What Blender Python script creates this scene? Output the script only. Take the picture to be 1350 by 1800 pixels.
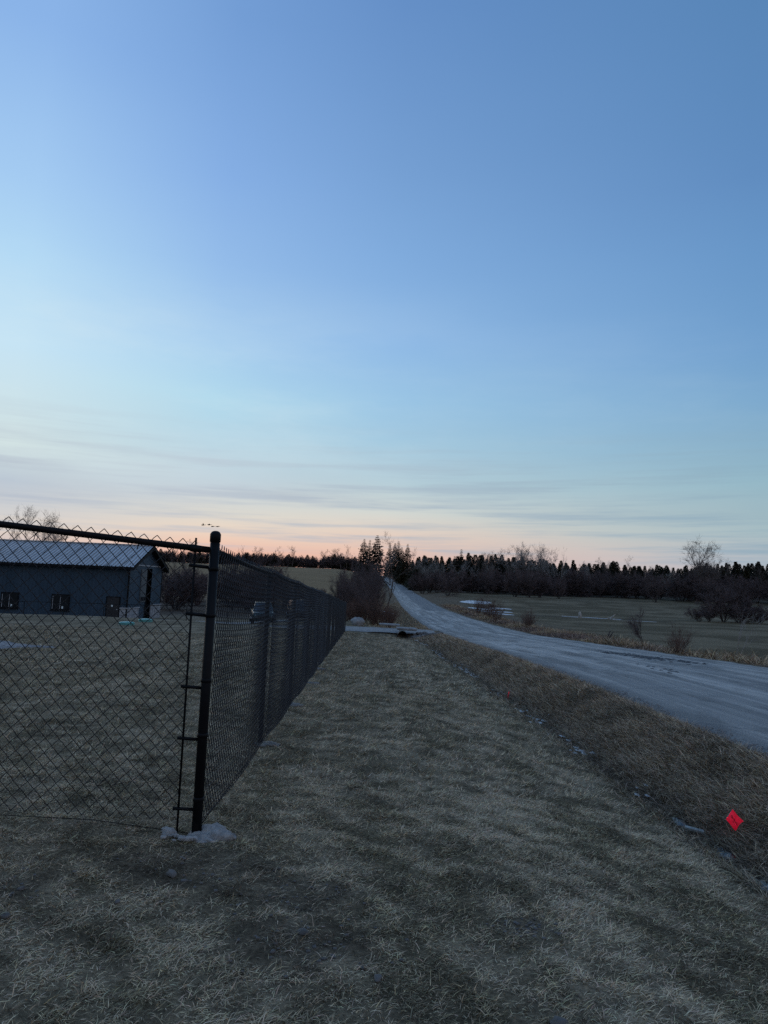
import bpy, math, random
import numpy as np
from mathutils import Matrix, Vector

# ---------------------------------------------------------------- scene, camera
scene = bpy.context.scene
for o in list(bpy.data.objects):
    bpy.data.objects.remove(o)
COL = scene.collection

EYE = 1.6
pitch = math.atan(130 / 1250.0)
roll = math.radians(2.3)
right = Vector((1, 0, 0))
fwd = Vector((0, math.cos(pitch), math.sin(pitch)))
up = Vector((0, -math.sin(pitch), math.cos(pitch)))
cr = right * math.cos(roll) + up * math.sin(roll)
cu = up * math.cos(roll) - right * math.sin(roll)
cam = bpy.data.cameras.new('camera')
cam.sensor_fit = 'VERTICAL'
cam.sensor_height = 24.0
cam.lens = 24.0 * 1250.0 / 1800.0
cam.clip_start = 0.05
cam.clip_end = 9000
cam_o = bpy.data.objects.new('camera', cam)
M3 = Matrix((cr, cu, -fwd)).transposed()
cam_o.matrix_world = Matrix.Translation((0, 0, EYE)) @ M3.to_4x4()
COL.objects.link(cam_o)
scene.camera = cam_o

# ---------------------------------------------------------------- node helpers
def srgb(h):
    out = []
    for i in (0, 2, 4):
        c = int(h[i:i + 2], 16) / 255.0
        out.append(c / 12.92 if c <= 0.04045 else ((c + 0.055) / 1.055) ** 2.4)
    return tuple(out) + (1.0,)


class NT:
    def __init__(self, tree):
        self.t = tree
        self.n = tree.nodes
        self.l = tree.links

    def node(self, kind, **kw):
        nd = self.n.new(kind)
        for k, v in kw.items():
            setattr(nd, k, v)
        return nd

    def put(self, sock, v):
        if isinstance(v, bpy.types.NodeSocket):
            self.l.new(v, sock)
        elif v is not None:
            sock.default_value = v

    def math(self, op, a, b=None, c=None, clamp=False):
        nd = self.node('ShaderNodeMath', operation=op, use_clamp=clamp)
        for s, v in zip(nd.inputs, (a, b, c)):
            self.put(s, v)
        return nd.outputs[0]

    def vmath(self, op, a, b=None):
        nd = self.node('ShaderNodeVectorMath', operation=op)
        for s, v in zip(nd.inputs, (a, b)):
            self.put(s, v)
        return nd.outputs[0]

    def mix(self, f, a, b, blend='MIX'):
        nd = self.node('ShaderNodeMix', data_type='RGBA', blend_type=blend)
        self.put(nd.inputs[0], f)
        self.put(nd.inputs[6], a)
        self.put(nd.inputs[7], b)
        return nd.outputs[2]

    def ramp(self, f, stops, interp='LINEAR'):
        nd = self.node('ShaderNodeValToRGB')
        cr_ = nd.color_ramp
        cr_.interpolation = interp
        while len(cr_.elements) < len(stops):
            cr_.elements.new(0.5)
        for e, (p, c) in zip(cr_.elements, sorted(stops, key=lambda s: s[0])):
            e.position = p
            e.color = c if len(c) == 4 else tuple(c) + (1.0,)
        self.put(nd.inputs[0], f)
        return nd.outputs[0]

    def noise(self, vec, scale, detail=4, rough=0.55):
        nd = self.node('ShaderNodeTexNoise')
        self.put(nd.inputs['Vector'], vec)
        nd.inputs['Scale'].default_value = scale
        nd.inputs['Detail'].default_value = detail
        nd.inputs['Roughness'].default_value = rough
        return nd.outputs[0]

    def rng(self, v, a, b, c=0.0, d=1.0, smooth=False):
        nd = self.node('ShaderNodeMapRange', clamp=True)
        if smooth:
            nd.interpolation_type = 'SMOOTHSTEP'
        for s, x in zip(nd.inputs, (v, a, b, c, d)):
            self.put(s, x)
        return nd.outputs[0]


# ---------------------------------------------------------------- world: dusk sky
world = bpy.data.worlds.new('World')
scene.world = world
world.use_nodes = True
w = NT(world.node_tree)
w.n.clear()
SUN_AZ = math.radians(-40)      # the sun has just set beyond the left edge of the view
tc = w.node('ShaderNodeTexCoord')
sep = w.node('ShaderNodeSeparateXYZ')
w.l.new(tc.outputs['Generated'], sep.inputs[0])
X, Y, Z = sep.outputs
elev = w.math('DEGREES', w.math('ARCSINE', Z))
az = w.math('DEGREES', w.math('ARCTAN2', X, Y))
dang = w.math('ABSOLUTE', w.math('WRAP', w.math('ADD', az, 40.0), 180.0, -180.0))
# uneven layers of thin cirrus bend the level bands a little
dirv = tc.outputs['Generated']
wob = w.noise(w.vmath('MULTIPLY', dirv, (2.2, 2.2, 7.0)), 1.0, 3)
el2 = w.math('ADD', elev, w.math('MULTIPLY', w.math('SUBTRACT', wob, 0.5), w.rng(elev, 0.0, 14.0, 0.8, 2.6)))
t = w.math('DIVIDE', el2, 60.0, clamp=True)


def column(stops):
    return w.ramp(t, [(e / 60.0, srgb(c)) for e, c in stops], 'LINEAR')


left_c = column([(60, '769dd0'), (36.7, '8ab3e7'), (27, 'a3caf1'), (22, 'b3d9f4'), (16, 'c5e3f4'), (12.3, 'cbe2ea'),
                 (9.1, 'd0e0e1'), (6.3, 'b9c5d2'), (4.2, 'd0cfcf'), (3, 'e6d6c6'), (1.8, 'ecc8b6'), (0, 'e8b0a0')])
ml_c = column([(60, '6c93cb'), (40, '739dd4'), (30, '85aee3'), (24, '94bce9'), (18, 'a6cdee'), (14, 'b2d9ec'),
               (10.5, 'b8d4e2'), (7.4, 'bfccd6'), (5.2, 'dcd7cd'), (3.8, 'ead6c4'), (2.5, 'efc4b0'), (0.8, 'eca792')])
ce_c = column([(60, '5b84bb'), (41.7, '658fc6'), (31.6, '759fd2'), (25.7, '80abdc'), (19.4, '90bae5'), (15, '9bc5e4'),
               (11.4, 'a5c9de'), (8.2, 'b5ccd6'), (5.9, 'd2d6d1'), (4.6, 'dfd2c6'), (3.2, 'e6c8b8'), (1.5, 'e4b4a5')])
ri_c = column([(60, '4f7aab'), (39, '5885b7'), (29, '608cbf'), (24, '6896c7'), (18, '72a0cd'), (14, '7da9cd'),
               (11, '89b0c9'), (8.4, '93b6c5'), (6.3, '9cb6c0'), (5, 'a7bcc2'), (3.9, 'b2bdc2'), (2.5, 'b9bcc3')])
sky = w.mix(w.rng(dang, 12, 26), left_c, ml_c)
sky = w.mix(w.rng(dang, 26, 40), sky, ce_c)
sky = w.mix(w.rng(dang, 40, 68), sky, ri_c)
# away from the sunset the sky fades to the pale rose band of dusk
ba_c = column([(60, '7d9cc9'), (45, '86a2c9'), (32, '93a8c8'), (22, 'a3afc6'), (14, 'b6b3c2'), (8, 'bdb0bb'), (4, 'a9a6b6'), (0, '959bb0')])
sky = w.mix(w.rng(dang, 75, 150, smooth=True), sky, ba_c)
# thin grey streaks of cloud low over the horizon, stretched level
az_el = w.node('ShaderNodeCombineXYZ')
w.put(az_el.inputs[0], w.math('MULTIPLY', az, 0.03))
w.put(az_el.inputs[1], w.math('MULTIPLY', w.math('ADD', elev, w.math('MULTIPLY', az, -0.012)), 0.62))
streak = w.noise(az_el.outputs[0], 1.6, 5, 0.6)
sm = w.math('MULTIPLY', w.rng(streak, 0.43, 0.68, smooth=True), w.math('MULTIPLY', w.rng(elev, 1.2, 3.0), w.rng(elev, 7.0, 13.0, 1.0, 0.0)))
streak_col = w.mix(w.rng(dang, 25, 70), srgb('b0bac9'), srgb('86a5b8'))
sky = w.mix(w.math('MULTIPLY', sm, 0.7), sky, streak_col)
# faint high veils
veil = w.noise(w.vmath('MULTIPLY', dirv, (1.5, 1.5, 6.0)), 1.3, 6, 0.62)
vm = w.math('MULTIPLY', w.rng(veil, 0.40, 0.68, smooth=True), w.math('MULTIPLY', w.rng(elev, 4, 12), w.rng(elev, 14, 24, 1.0, 0.0)))
sky = w.mix(w.math('MULTIPLY', vm, w.rng(dang, 15, 48, 0.45, 0.08)), sky, srgb('dcebee'))
nish = w.node('ShaderNodeTexSky', sky_type='NISHITA')
nish.sun_disc = False
nish.sun_elevation = math.radians(-1.5)
nish.sun_rotation = SUN_AZ
nish.air_density = 1.0
bg1 = w.node('ShaderNodeBackground')
w.l.new(sky, bg1.inputs[0])
bg1.inputs[1].default_value = 1.0
bg2 = w.node('ShaderNodeBackground')
w.l.new(nish.outputs[0], bg2.inputs[0])
bg2.inputs[1].default_value = 0.01
addw = w.node('ShaderNodeAddShader')
w.l.new(bg1.outputs[0], addw.inputs[0])
w.l.new(bg2.outputs[0], addw.inputs[1])
wo = w.node('ShaderNodeOutputWorld')
w.l.new(addw.outputs[0], wo.inputs[0])

sun = bpy.data.lights.new('afterglow', 'SUN')
sun.energy = 0.3
sun.angle = math.radians(50)
sun.color = (1.0, 0.78, 0.62)
sun_o = bpy.data.objects.new('afterglow', sun)
sd = Vector((math.sin(SUN_AZ) * math.cos(math.radians(9)), math.cos(SUN_AZ) * math.cos(math.radians(9)), math.sin(math.radians(9))))
sun_o.rotation_euler = sd.to_track_quat('Z', 'Y').to_euler()
sun_o.location = sd * 60
COL.objects.link(sun_o)

vs = scene.view_settings
vs.view_transform = 'Standard'
vs.look = 'None'
vs.exposure = 0.0
vs.gamma = 1.0
vs.use_curve_mapping = False
scene.cycles.use_denoising = False

# ---------------------------------------------------------------- object helpers
def tag(o, label=None, cat=None, group=None, kind=None):
    if label:
        o['label'] = label
    if cat:
        o['category'] = cat
    if group:
        o['group'] = group
    if kind:
        o['kind'] = kind
    return o


def empty(name, loc, rz=0.0):
    o = bpy.data.objects.new(name, None)
    o.location = loc
    o.rotation_euler = (0, 0, rz)
    o.empty_display_size = 0.2
    COL.objects.link(o)
    return o


def link(name, me, parent=None, loc=None, rot=None, scale=None):
    o = bpy.data.objects.new(name, me)
    COL.objects.link(o)
    if parent is not None:
        o.parent = parent
    if loc is not None:
        o.location = loc
    if rot is not None:
        o.rotation_euler = rot
    if scale is not None:
        o.scale = scale
    return o


def np_mesh(name, verts, tris=None, quads=None, mat=None, smooth=False, attrs=None, colors=None):
    verts = np.asarray(verts, dtype=np.float32).reshape(-1, 3)
    nt = 0 if tris is None else len(tris)
    nq = 0 if quads is None else len(quads)
    me = bpy.data.meshes.new(name)
    me.vertices.add(len(verts))
    me.vertices.foreach_set('co', verts.ravel())
    idx, start = [], []
    if nq:
        q = np.asarray(quads, dtype=np.int32).reshape(-1, 4)
        idx.append(q.ravel())
        start.append(np.arange(nq, dtype=np.int32) * 4)
    if nt:
        tr = np.asarray(tris, dtype=np.int32).reshape(-1, 3)
        idx.append(tr.ravel())
        start.append(np.arange(nt, dtype=np.int32) * 3 + nq * 4)
    idx = np.concatenate(idx)
    start = np.concatenate(start)
    me.loops.add(len(idx))
    me.loops.foreach_set('vertex_index', idx)
    me.polygons.add(nt + nq)
    me.polygons.foreach_set('loop_start', start)
    me.update(calc_edges=True)
    me.polygons.foreach_set('use_smooth', np.full(nt + nq, smooth, dtype=bool))
    for k, v in (attrs or {}).items():
        a = me.attributes.new(k, 'FLOAT', 'POINT')
        a.data.foreach_set('value', np.asarray(v, dtype=np.float32).ravel())
    for k, v in (colors or {}).items():
        a = me.attributes.new(k, 'FLOAT_COLOR', 'POINT')
        v = np.asarray(v, dtype=np.float32)
        if v.shape[1] == 3:
            v = np.concatenate([v, np.ones((len(v), 1), np.float32)], 1)
        a.data.foreach_set('color', v.ravel())
    if mat:
        me.materials.append(mat)
    return me


class MB:
    """collects boxes, tubes and patches of one part"""
    def __init__(self):
        self.v = []
        self.f = []

    def add(self, vs, fs):
        o = len(self.v)
        self.v += [tuple(p) for p in vs]
        self.f += [tuple(i + o for i in f) for f in fs]
        return self

    def box(self, a, b):
        x0, y0, z0 = a
        x1, y1, z1 = b
        return self.add([(x0, y0, z0), (x1, y0, z0), (x1, y1, z0), (x0, y1, z0), (x0, y0, z1), (x1, y0, z1), (x1, y1, z1), (x0, y1, z1)],
                        [(0, 3, 2, 1), (4, 5, 6, 7), (0, 1, 5, 4), (1, 2, 6, 5), (2, 3, 7, 6), (3, 0, 4, 7)])

    def tube(self, pts, rad, sides=8, caps=True):
        pts = [Vector(p) for p in pts]
        n = len(pts)
        if not hasattr(rad, '__len__'):
            rad = [rad] * n
        vs, fs = [], []
        ref = None
        for i, p in enumerate(pts):
            d = (pts[min(i + 1, n - 1)] - pts[max(i - 1, 0)]).normalized()
            if ref is None:
                ref = d.orthogonal().normalized()
            ref = (ref - d * ref.dot(d))
            ref = ref.normalized() if ref.length > 1e-6 else d.orthogonal().normalized()
            b = d.cross(ref)
            for k in range(sides):
                a = 2 * math.pi * k / sides
                vs.append(p + (ref * math.cos(a) + b * math.sin(a)) * rad[i])
        for i in range(n - 1):
            for k in range(sides):
                k2 = (k + 1) % sides
                fs.append((i * sides + k, i * sides + k2, (i + 1) * sides + k2, (i + 1) * sides + k))
        if caps:
            fs.append(tuple(range(sides - 1, -1, -1)))
            fs.append(tuple((n - 1) * sides + k for k in range(sides)))
        return self.add(vs, fs)

    def lathe(self, c, prof, sides=16):
        vs, fs = [], []
        for r, z in prof:
            for k in range(sides):
                a = 2 * math.pi * k / sides
                vs.append((c[0] + r * math.cos(a), c[1] + r * math.sin(a), c[2] + z))
        for i in range(len(prof) - 1):
            for k in range(sides):
                k2 = (k + 1) % sides
                fs.append((i * sides + k, i * sides + k2, (i + 1) * sides + k2, (i + 1) * sides + k))
        fs.append(tuple(range(sides - 1, -1, -1)))
        fs.append(tuple((len(prof) - 1) * sides + k for k in range(sides)))
        return self.add(vs, fs)

    def mesh(self, name, mat, smooth=False):
        me = bpy.data.meshes.new(name)
        me.from_pydata(self.v, [], self.f)
        me.update()
        if smooth:
            me.polygons.foreach_set('use_smooth', np.ones(len(me.polygons), dtype=bool))
        if mat:
            me.materials.append(mat)
        return me

    def build(self, name, mat, parent=None, smooth=False, bevel=0.0, loc=None):
        o = link(name, self.mesh(name, mat, smooth), parent, loc)
        if bevel:
            m = o.modifiers.new('bevel', 'BEVEL')
            m.width = bevel
            m.segments = 2
            m.limit_method = 'ANGLE'
        return o


# ---------------------------------------------------------------- numpy noise
def vnoise(x, y, seed=0):
    x = np.asarray(x, dtype=np.float64)
    y = np.asarray(y, dtype=np.float64)
    xi = np.floor(x).astype(np.int64)
    yi = np.floor(y).astype(np.int64)
    fx, fy = x - xi, y - yi
    fx = fx * fx * (3 - 2 * fx)
    fy = fy * fy * (3 - 2 * fy)

    def hsh(a, b):
        n = (a * 374761393 + b * 668265263 + seed * 974634777) & 0x7fffffff
        n = ((n ^ (n >> 13)) * 1274126177) & 0x7fffffff
        return ((n ^ (n >> 16)) & 0xffff) / 65535.0
    return (hsh(xi, yi) * (1 - fx) + hsh(xi + 1, yi) * fx) * (1 - fy) + (hsh(xi, yi + 1) * (1 - fx) + hsh(xi + 1, yi + 1) * fx) * fy


def fbm(x, y, seed=0, octv=4):
    s, a, tot = 0.0, 1.0, 0.0
    for i in range(octv):
        s = s + a * vnoise(x * 2 ** i + 17.3 * i, y * 2 ** i - 9.1 * i, seed + i)
        tot += a
        a *= 0.5
    return s / tot


def sst(a, b, v):
    q = np.clip((np.asarray(v, dtype=np.float64) - a) / (b - a), 0, 1)
    return q * q * (3 - 2 * q)


# ---------------------------------------------------------------- terrain
_yy = np.arange(-200, 4001, 1.0)
_zr = np.interp(_yy, [-200, 0, 7, 14, 20, 27, 36, 52, 65, 87, 110, 127, 150, 200, 226, 300, 372, 480, 560, 700, 4000],
                [4.5, 0.28, 0.14, 0.0, -0.2, -0.48, -0.82, -1.42, -1.64, -1.85, -1.9, -1.85, -1.6, -0.75, -0.35, 1.2, 3.5, 8.0, 10.3, 10.5, 6])
_k = np.hanning(9)
_k /= _k.sum()
_zr = np.convolve(np.pad(_zr, 4, mode='edge'), _k, mode='valid')
HALF = 3.75


def road_z(y):
    return np.interp(y, _yy, _zr)


def road_x(y):
    y = np.asarray(y, dtype=np.float64)
    q = np.clip(y - 250, 0, None)
    return 7.5 - np.where(q < 330, 1.5e-4 * q * q, 1.5e-4 * 330 ** 2 + 0.099 * (q - 330))


def ditch_x(y):
    return np.interp(y, [-200, 4, 26, 34, 40, 44, 60, 70, 250, 4000], [2.55, 2.55, 2.6, 2.5, 2.1, 1.45, 1.9, 2.4, 2.4, 2.4]) + (road_x(y) - 7.5)


def ditch_z(y):
    return np.interp(y, [-200, 0, 4.8, 5.9, 7, 8.6, 11, 14.5, 21.5, 28, 40, 44, 60, 100, 150, 200, 300, 372, 480, 700, 4000],
                     [3.5, -.1, -.2, -.27, -.31, -.34, -.42, -.56, -.83, -1.15, -1.36, -1.6, -2.1, -2.35, -2.1, -1.3, .6, 3.0, 7.4, 10, 5.5])


def fence_line_z(y):
    return 0.05 - 0.034 * (np.asarray(y, dtype=np.float64) - 4.5)


def left_z(x, y):
    yard = fence_line_z(np.minimum(y, 46)) + 0.022 * np.clip(-x - 1.0, 0, 9) + 0.035 * np.clip(-x - 1.1, 0, 1.5) * sst(7, 4, y)
    yard = yard + 0.18 * np.exp(-((x + 17) / 9.0) ** 2 - ((y - 43) / 7.0) ** 2)
    lot = np.interp(y, [-200, 46, 56, 70, 130, 4000], [0, -1.38, -2.1, -2.2, -2.4, -2.4])
    near = np.interp(y, [-200, 46, 48, 52, 75, 110, 140, 4000], [0, -1.35, -1.2, -1.15, -1.75, -2.1, -2.2, -2.2])
    far = near + (lot - near) * sst(4, 14, -x)
    tt = sst(43, 50, y)
    z = yard * (1 - tt) + far * tt
    return z + 13.6 * sst(120, 470, y) - 3.0 * sst(520, 1500, y)


def field_z(x, y):
    return -2.4 + sst(135, 255, y) * (3.3 + 0.028 * np.clip(x - 60, 0, 120)) + 0.012 * np.clip(y - 255, 0, 900) \
        + 0.35 * (fbm(x / 34.0, y / 26.0, 31, 3) - 0.5) - 0.55 * gully(x, y)


def gully(x, y):
    # shallow wet swale that winds across the right-hand field
    yc = 124 + 5 * np.sin((x - 20) / 9.0)
    return np.exp(-((y - yc) / 4.0) ** 2) * sst(24, 30, x) * sst(54, 45, x)


def base_z(x, y):
    x = np.asarray(x, dtype=np.float64)
    y = np.asarray(y, dtype=np.float64)
    xc, zr, xd, zd = road_x(y), road_z(y), ditch_x(y), ditch_z(y)
    u = x - xc
    # left of the ditch
    wd = np.interp(y, [-200, 46, 60, 120, 250, 4000], [3.6, 3.9, 3.2, 4, 26, 30])
    tl = np.clip((xd - x) / wd, 0, 1)
    zl = zd + (left_z(x, y) - zd) * (1 - (1 - tl) ** 1.7)
    # bank between ditch and road
    tb = np.clip((x - xd) / np.maximum(xc - HALF - 0.1 - xd, 0.2), 0, 1)
    zb = zd + (zr - 0.03 - zd) * (0.35 * tb + 0.65 * (tb * tb * (3 - 2 * tb)))
    # right of the road
    te = np.clip((u - HALF) / 1.0, 0, 1)
    zs = zr - 0.05 - 0.12 * te
    tf = sst(4.6, 15.0, u)
    zrgt = zs + (np.minimum(field_z(x, y), zr + 0.6) * sst(260, 200, y) + field_z(x, y) * sst(200, 260, y) - zs) * tf
    z = np.where(x < xd, zl, np.where(u < -HALF, zb, np.where(u < HALF, zr - 0.07, zrgt)))
    # driveway crossing the ditch
    m = sst(43.6, 44.3, y) * sst(49.3, 48.4, y) * (u < -HALF + 0.3) * sst(-34, -30, x)
    zdrv = np.interp(x, [-40, -14, -4, 1, 3.8, 8], [-1.75, -1.55, -1.22, -1.17, -1.24, -1.24])
    z = z * (1 - m) + zdrv * m
    return z


def near_amp(x, y):
    d = np.hypot(x, y)
    return sst(40, 8, d)


def H(x, y):
    x = np.asarray(x, dtype=np.float64)
    y = np.asarray(y, dtype=np.float64)
    z = base_z(x, y)
    u = x - road_x(y)
    off = 1.0 - sst(-4.1, -3.7, u) * sst(4.1, 3.7, u)
    off = off * (1 - sst(43.2, 44.2, y) * sst(49.5, 48.6, y) * (x > -34))
    bump = 0.07 * (fbm(x * 0.9, y * 0.6, 3, 3) - 0.5) + near_amp(x, y) * (0.055 * (fbm(x * 5, y * 5, 5, 3) - 0.5))
    rough = 0.13 * (fbm(x * 1.6, y * 1.3, 8, 4) - 0.5) * sst(ditch_x(y) - 0.2, ditch_x(y) + 0.3, x) * (np.abs(u) > HALF) * sst(60, 40, y)
    far = 0.5 * (fbm(x / 22.0, y / 22.0, 12, 3) - 0.5) * sst(60, 140, np.hypot(x, y)) * sst(4.5, 14, np.abs(u))
    return z + off * (bump + rough) + far


def mixc(a, b, f):
    f = np.asarray(f)[:, None]
    return a * (1 - f) + b * f


SOILS = [(-0.95, 4.0, 0.55, 0.35), (-0.3, 3.25, 0.38, 0.3), (-1.75, 3.55, 0.3, 0.25), (-0.35, 3.75, 0.4, 0.25), (0.75, 3.6, 0.18, 0.12)]


def gcol(x, y):
    """what grows or lies on the ground: colour of turf, straw, soil, field"""
    x = np.asarray(x, dtype=np.float64).ravel()
    y = np.asarray(y, dtype=np.float64).ravel()
    n = len(x)
    green = np.array([[0.182, 0.144, 0.084]]) * np.ones((n, 1))
    dark = np.array([[0.125, 0.098, 0.058]])
    straw = np.array([[0.640, 0.505, 0.340]])
    p = fbm(x * 2.6 + 0.5 * fbm(x * 3, y * 3, 70, 2), y * 0.42, 41, 5)
    q = fbm((x - y) * 2.8, (x + y) * 8.0, 47, 4)
    c = mixc(green, dark, 0.6 * sst(0.40, 0.75, fbm(x * 2.2, y * 1.4, 52, 4)))
    # paler, deader stripes run with the slope between fence and ditch
    stripe = 0.5 + 0.5 * np.exp(-((x - 1.05 - 0.2 * (fbm(y * .4, y * 0, 3, 2) - .5)) / 0.55) ** 2)
    amt = sst(0.34, 0.72, 0.34 * p + 0.66 * q) * (0.34 + 0.62 * stripe)
    amt = amt * (0.72 + 0.28 * sst(2.5, 7, y))
    c = mixc(c, straw, np.clip(amt, 0, 0.9))
    tuftn = fbm((x - y) * 5.0, (x + y) * 10.0, 57, 3)
    c = c * (0.45 + 1.15 * tuftn)[:, None]
    soil = np.zeros(n)
    for sx, sy, rx, ry in SOILS:
        d = np.hypot((x - sx) / rx, (y - sy) / ry) + 0.9 * (q - 0.5)
        soil = np.maximum(soil, sst(1.15, 0.5, d))
    c = mixc(c, np.array([[0.105, 0.080, 0.060]]), soil * 0.45)
    u = x - road_x(y)
    xd = ditch_x(y)
    bank = np.array([[0.225, 0.168, 0.112]]) * (0.35 + 1.3 * fbm(x * 4, y * 2.4, 61, 4))[:, None]
    c = mixc(c, bank, sst(-0.25, 0.25, x - xd) * 0.9)
    wet = np.exp(-((x - xd) / 0.2) ** 2) * sst(60, 44, y)
    c = mixc(c, np.array([[0.075, 0.06, 0.045]]), wet * 0.7)
    # right-hand field, green under last year's stubble
    fld = np.array([[0.165, 0.124, 0.066]]) * np.ones((n, 1))
    fs = 0.5 * fbm(x / 16.0, y / 6.0, 77, 4) + 0.5 * fbm(x / 4.0, y / 4.0, 79, 4)
    fld = mixc(fld, np.array([[0.330, 0.255, 0.155]]), sst(0.40, 0.62, fs) * 0.9)
    fld = mixc(fld, np.array([[0.055, 0.045, 0.036]]), np.clip(gully(x, y) * 1.3, 0, 1) * 0.85)
    verge = np.array([[0.225, 0.165, 0.105]])
    c = mixc(c, verge * (0.7 + 0.6 * fbm(x, y, 81, 3))[:, None], sst(3.5, 4.2, u))
    c = mixc(c, fld, sst(10.5, 16.0, u))
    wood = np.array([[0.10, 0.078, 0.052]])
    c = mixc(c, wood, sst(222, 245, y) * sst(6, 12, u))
    # left: thicket floor, then the tawny field that climbs to the far wood
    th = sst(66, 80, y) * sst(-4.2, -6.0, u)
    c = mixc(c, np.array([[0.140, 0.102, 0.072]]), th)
    tawny = np.array([[0.400, 0.262, 0.128]]) * (0.75 + 0.5 * fbm(x / 20.0, y / 6.0, 91, 4))[:, None]
    c = mixc(c, tawny, sst(125, 160, y) * sst(-4.5, -8.0, u))
    return c


mats = {}


def mat_nodes(name):
    m = bpy.data.materials.new(name)
    m.use_nodes = True
    b = m.node_tree.nodes['Principled BSDF']
    mats[name] = m
    return m, NT(m.node_tree), b


def bump(nt, b, h, strength=0.5, dist=0.02):
    bp = nt.node('ShaderNodeBump')
    bp.inputs['Strength'].default_value = strength
    bp.inputs['Distance'].default_value = dist
    nt.put(bp.inputs['Height'], h)
    nt.l.new(bp.outputs[0], b.inputs['Normal'])


def simple(name, col, rough=0.7, metal=0.0, var=0.25, scale=6.0, bumpy=0.0, spec=0.3, bscale=None):
    m, nt, b = mat_nodes(name)
    g = nt.node('ShaderNodeNewGeometry')
    n = nt.noise(g.outputs['Position'], scale, 5)
    lo = tuple(c * (1 - var) for c in col) + (1,)
    hi = tuple(min(1, c * (1 + var)) for c in col) + (1,)
    nt.l.new(nt.ramp(n, [(0.3, lo), (0.7, hi)]), b.inputs['Base Color'])
    b.inputs['Roughness'].default_value = rough
    b.inputs['Metallic'].default_value = metal
    b.inputs['Specular IOR Level'].default_value = spec
    if bumpy:
        bump(nt, b, nt.noise(g.outputs['Position'], bscale or scale * 4, 6), bumpy, 0.02)
    return m


def ground_mat():
    m, nt, b = mat_nodes('ground_turf')
    a = nt.node('ShaderNodeVertexColor', layer_name='gcol')
    g = nt.node('ShaderNodeNewGeometry')
    pos = g.outputs['Position']
    fine = nt.noise(nt.vmath('MULTIPLY', pos, (1, 1, 0.4)), 42, 5, 0.7)
    mid = nt.noise(pos, 9, 5, 0.65)
    f = nt.math('MULTIPLY', nt.rng(fine, 0.3, 0.7, 0.25, 1.05), nt.rng(mid, 0.3, 0.7, 0.6, 1.15))
    cc = nt.node('ShaderNodeCombineXYZ')
    for s in cc.inputs:
        nt.put(s, f)
    nt.l.new(nt.mix(1.0, a.outputs[0], cc.outputs[0], 'MULTIPLY'), b.inputs['Base Color'])
    b.inputs['Roughness'].default_value = 0.95
    b.inputs['Specular IOR Level'].default_value = 0.12
    bump(nt, b, nt.math('ADD', fine, mid), 0.8, 0.03)
    return m


def blade_mat(name, sat=1.0):
    m, nt, b = mat_nodes(name)
    a = nt.node('ShaderNodeVertexColor', layer_name='gcol')
    nt.l.new(a.outputs[0], b.inputs['Base Color'])
    b.inputs['Roughness'].default_value = 0.75
    b.inputs['Specular IOR Level'].default_value = 0.25
    return m


def warp_axis(a, step, lo, hi, c):
    n0 = int(math.asinh((c - lo) / a) / (step / a)) + 1
    n1 = int(math.asinh((hi - c) / a) / (step / a)) + 1
    i = np.arange(-n0, n1 + 1)
    return c + a * np.sinh(i * step / a)


gx = warp_axis(3.2, 0.10, -2200, 2200, 1.0)
gy = warp_axis(4.5, 0.10, -120, 3600, 3.5)
GX, GY = np.meshgrid(gx, gy)
GZ = H(GX, GY)
nx, ny = len(gx), len(gy)
ii = np.arange(ny * nx).reshape(ny, nx)
quads = np.stack([ii[:-1, :-1], ii[:-1, 1:], ii[1:, 1:], ii[1:, :-1]], -1).reshape(-1, 4)
gm = np_mesh('ground', np.stack([GX, GY, GZ], -1).reshape(-1, 3), quads=quads, mat=ground_mat(), smooth=True,
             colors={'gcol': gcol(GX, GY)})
ground = tag(link('ground', gm), 'rolling early-spring grass, ditch and fields under the fence and road', kind='structure')

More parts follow.
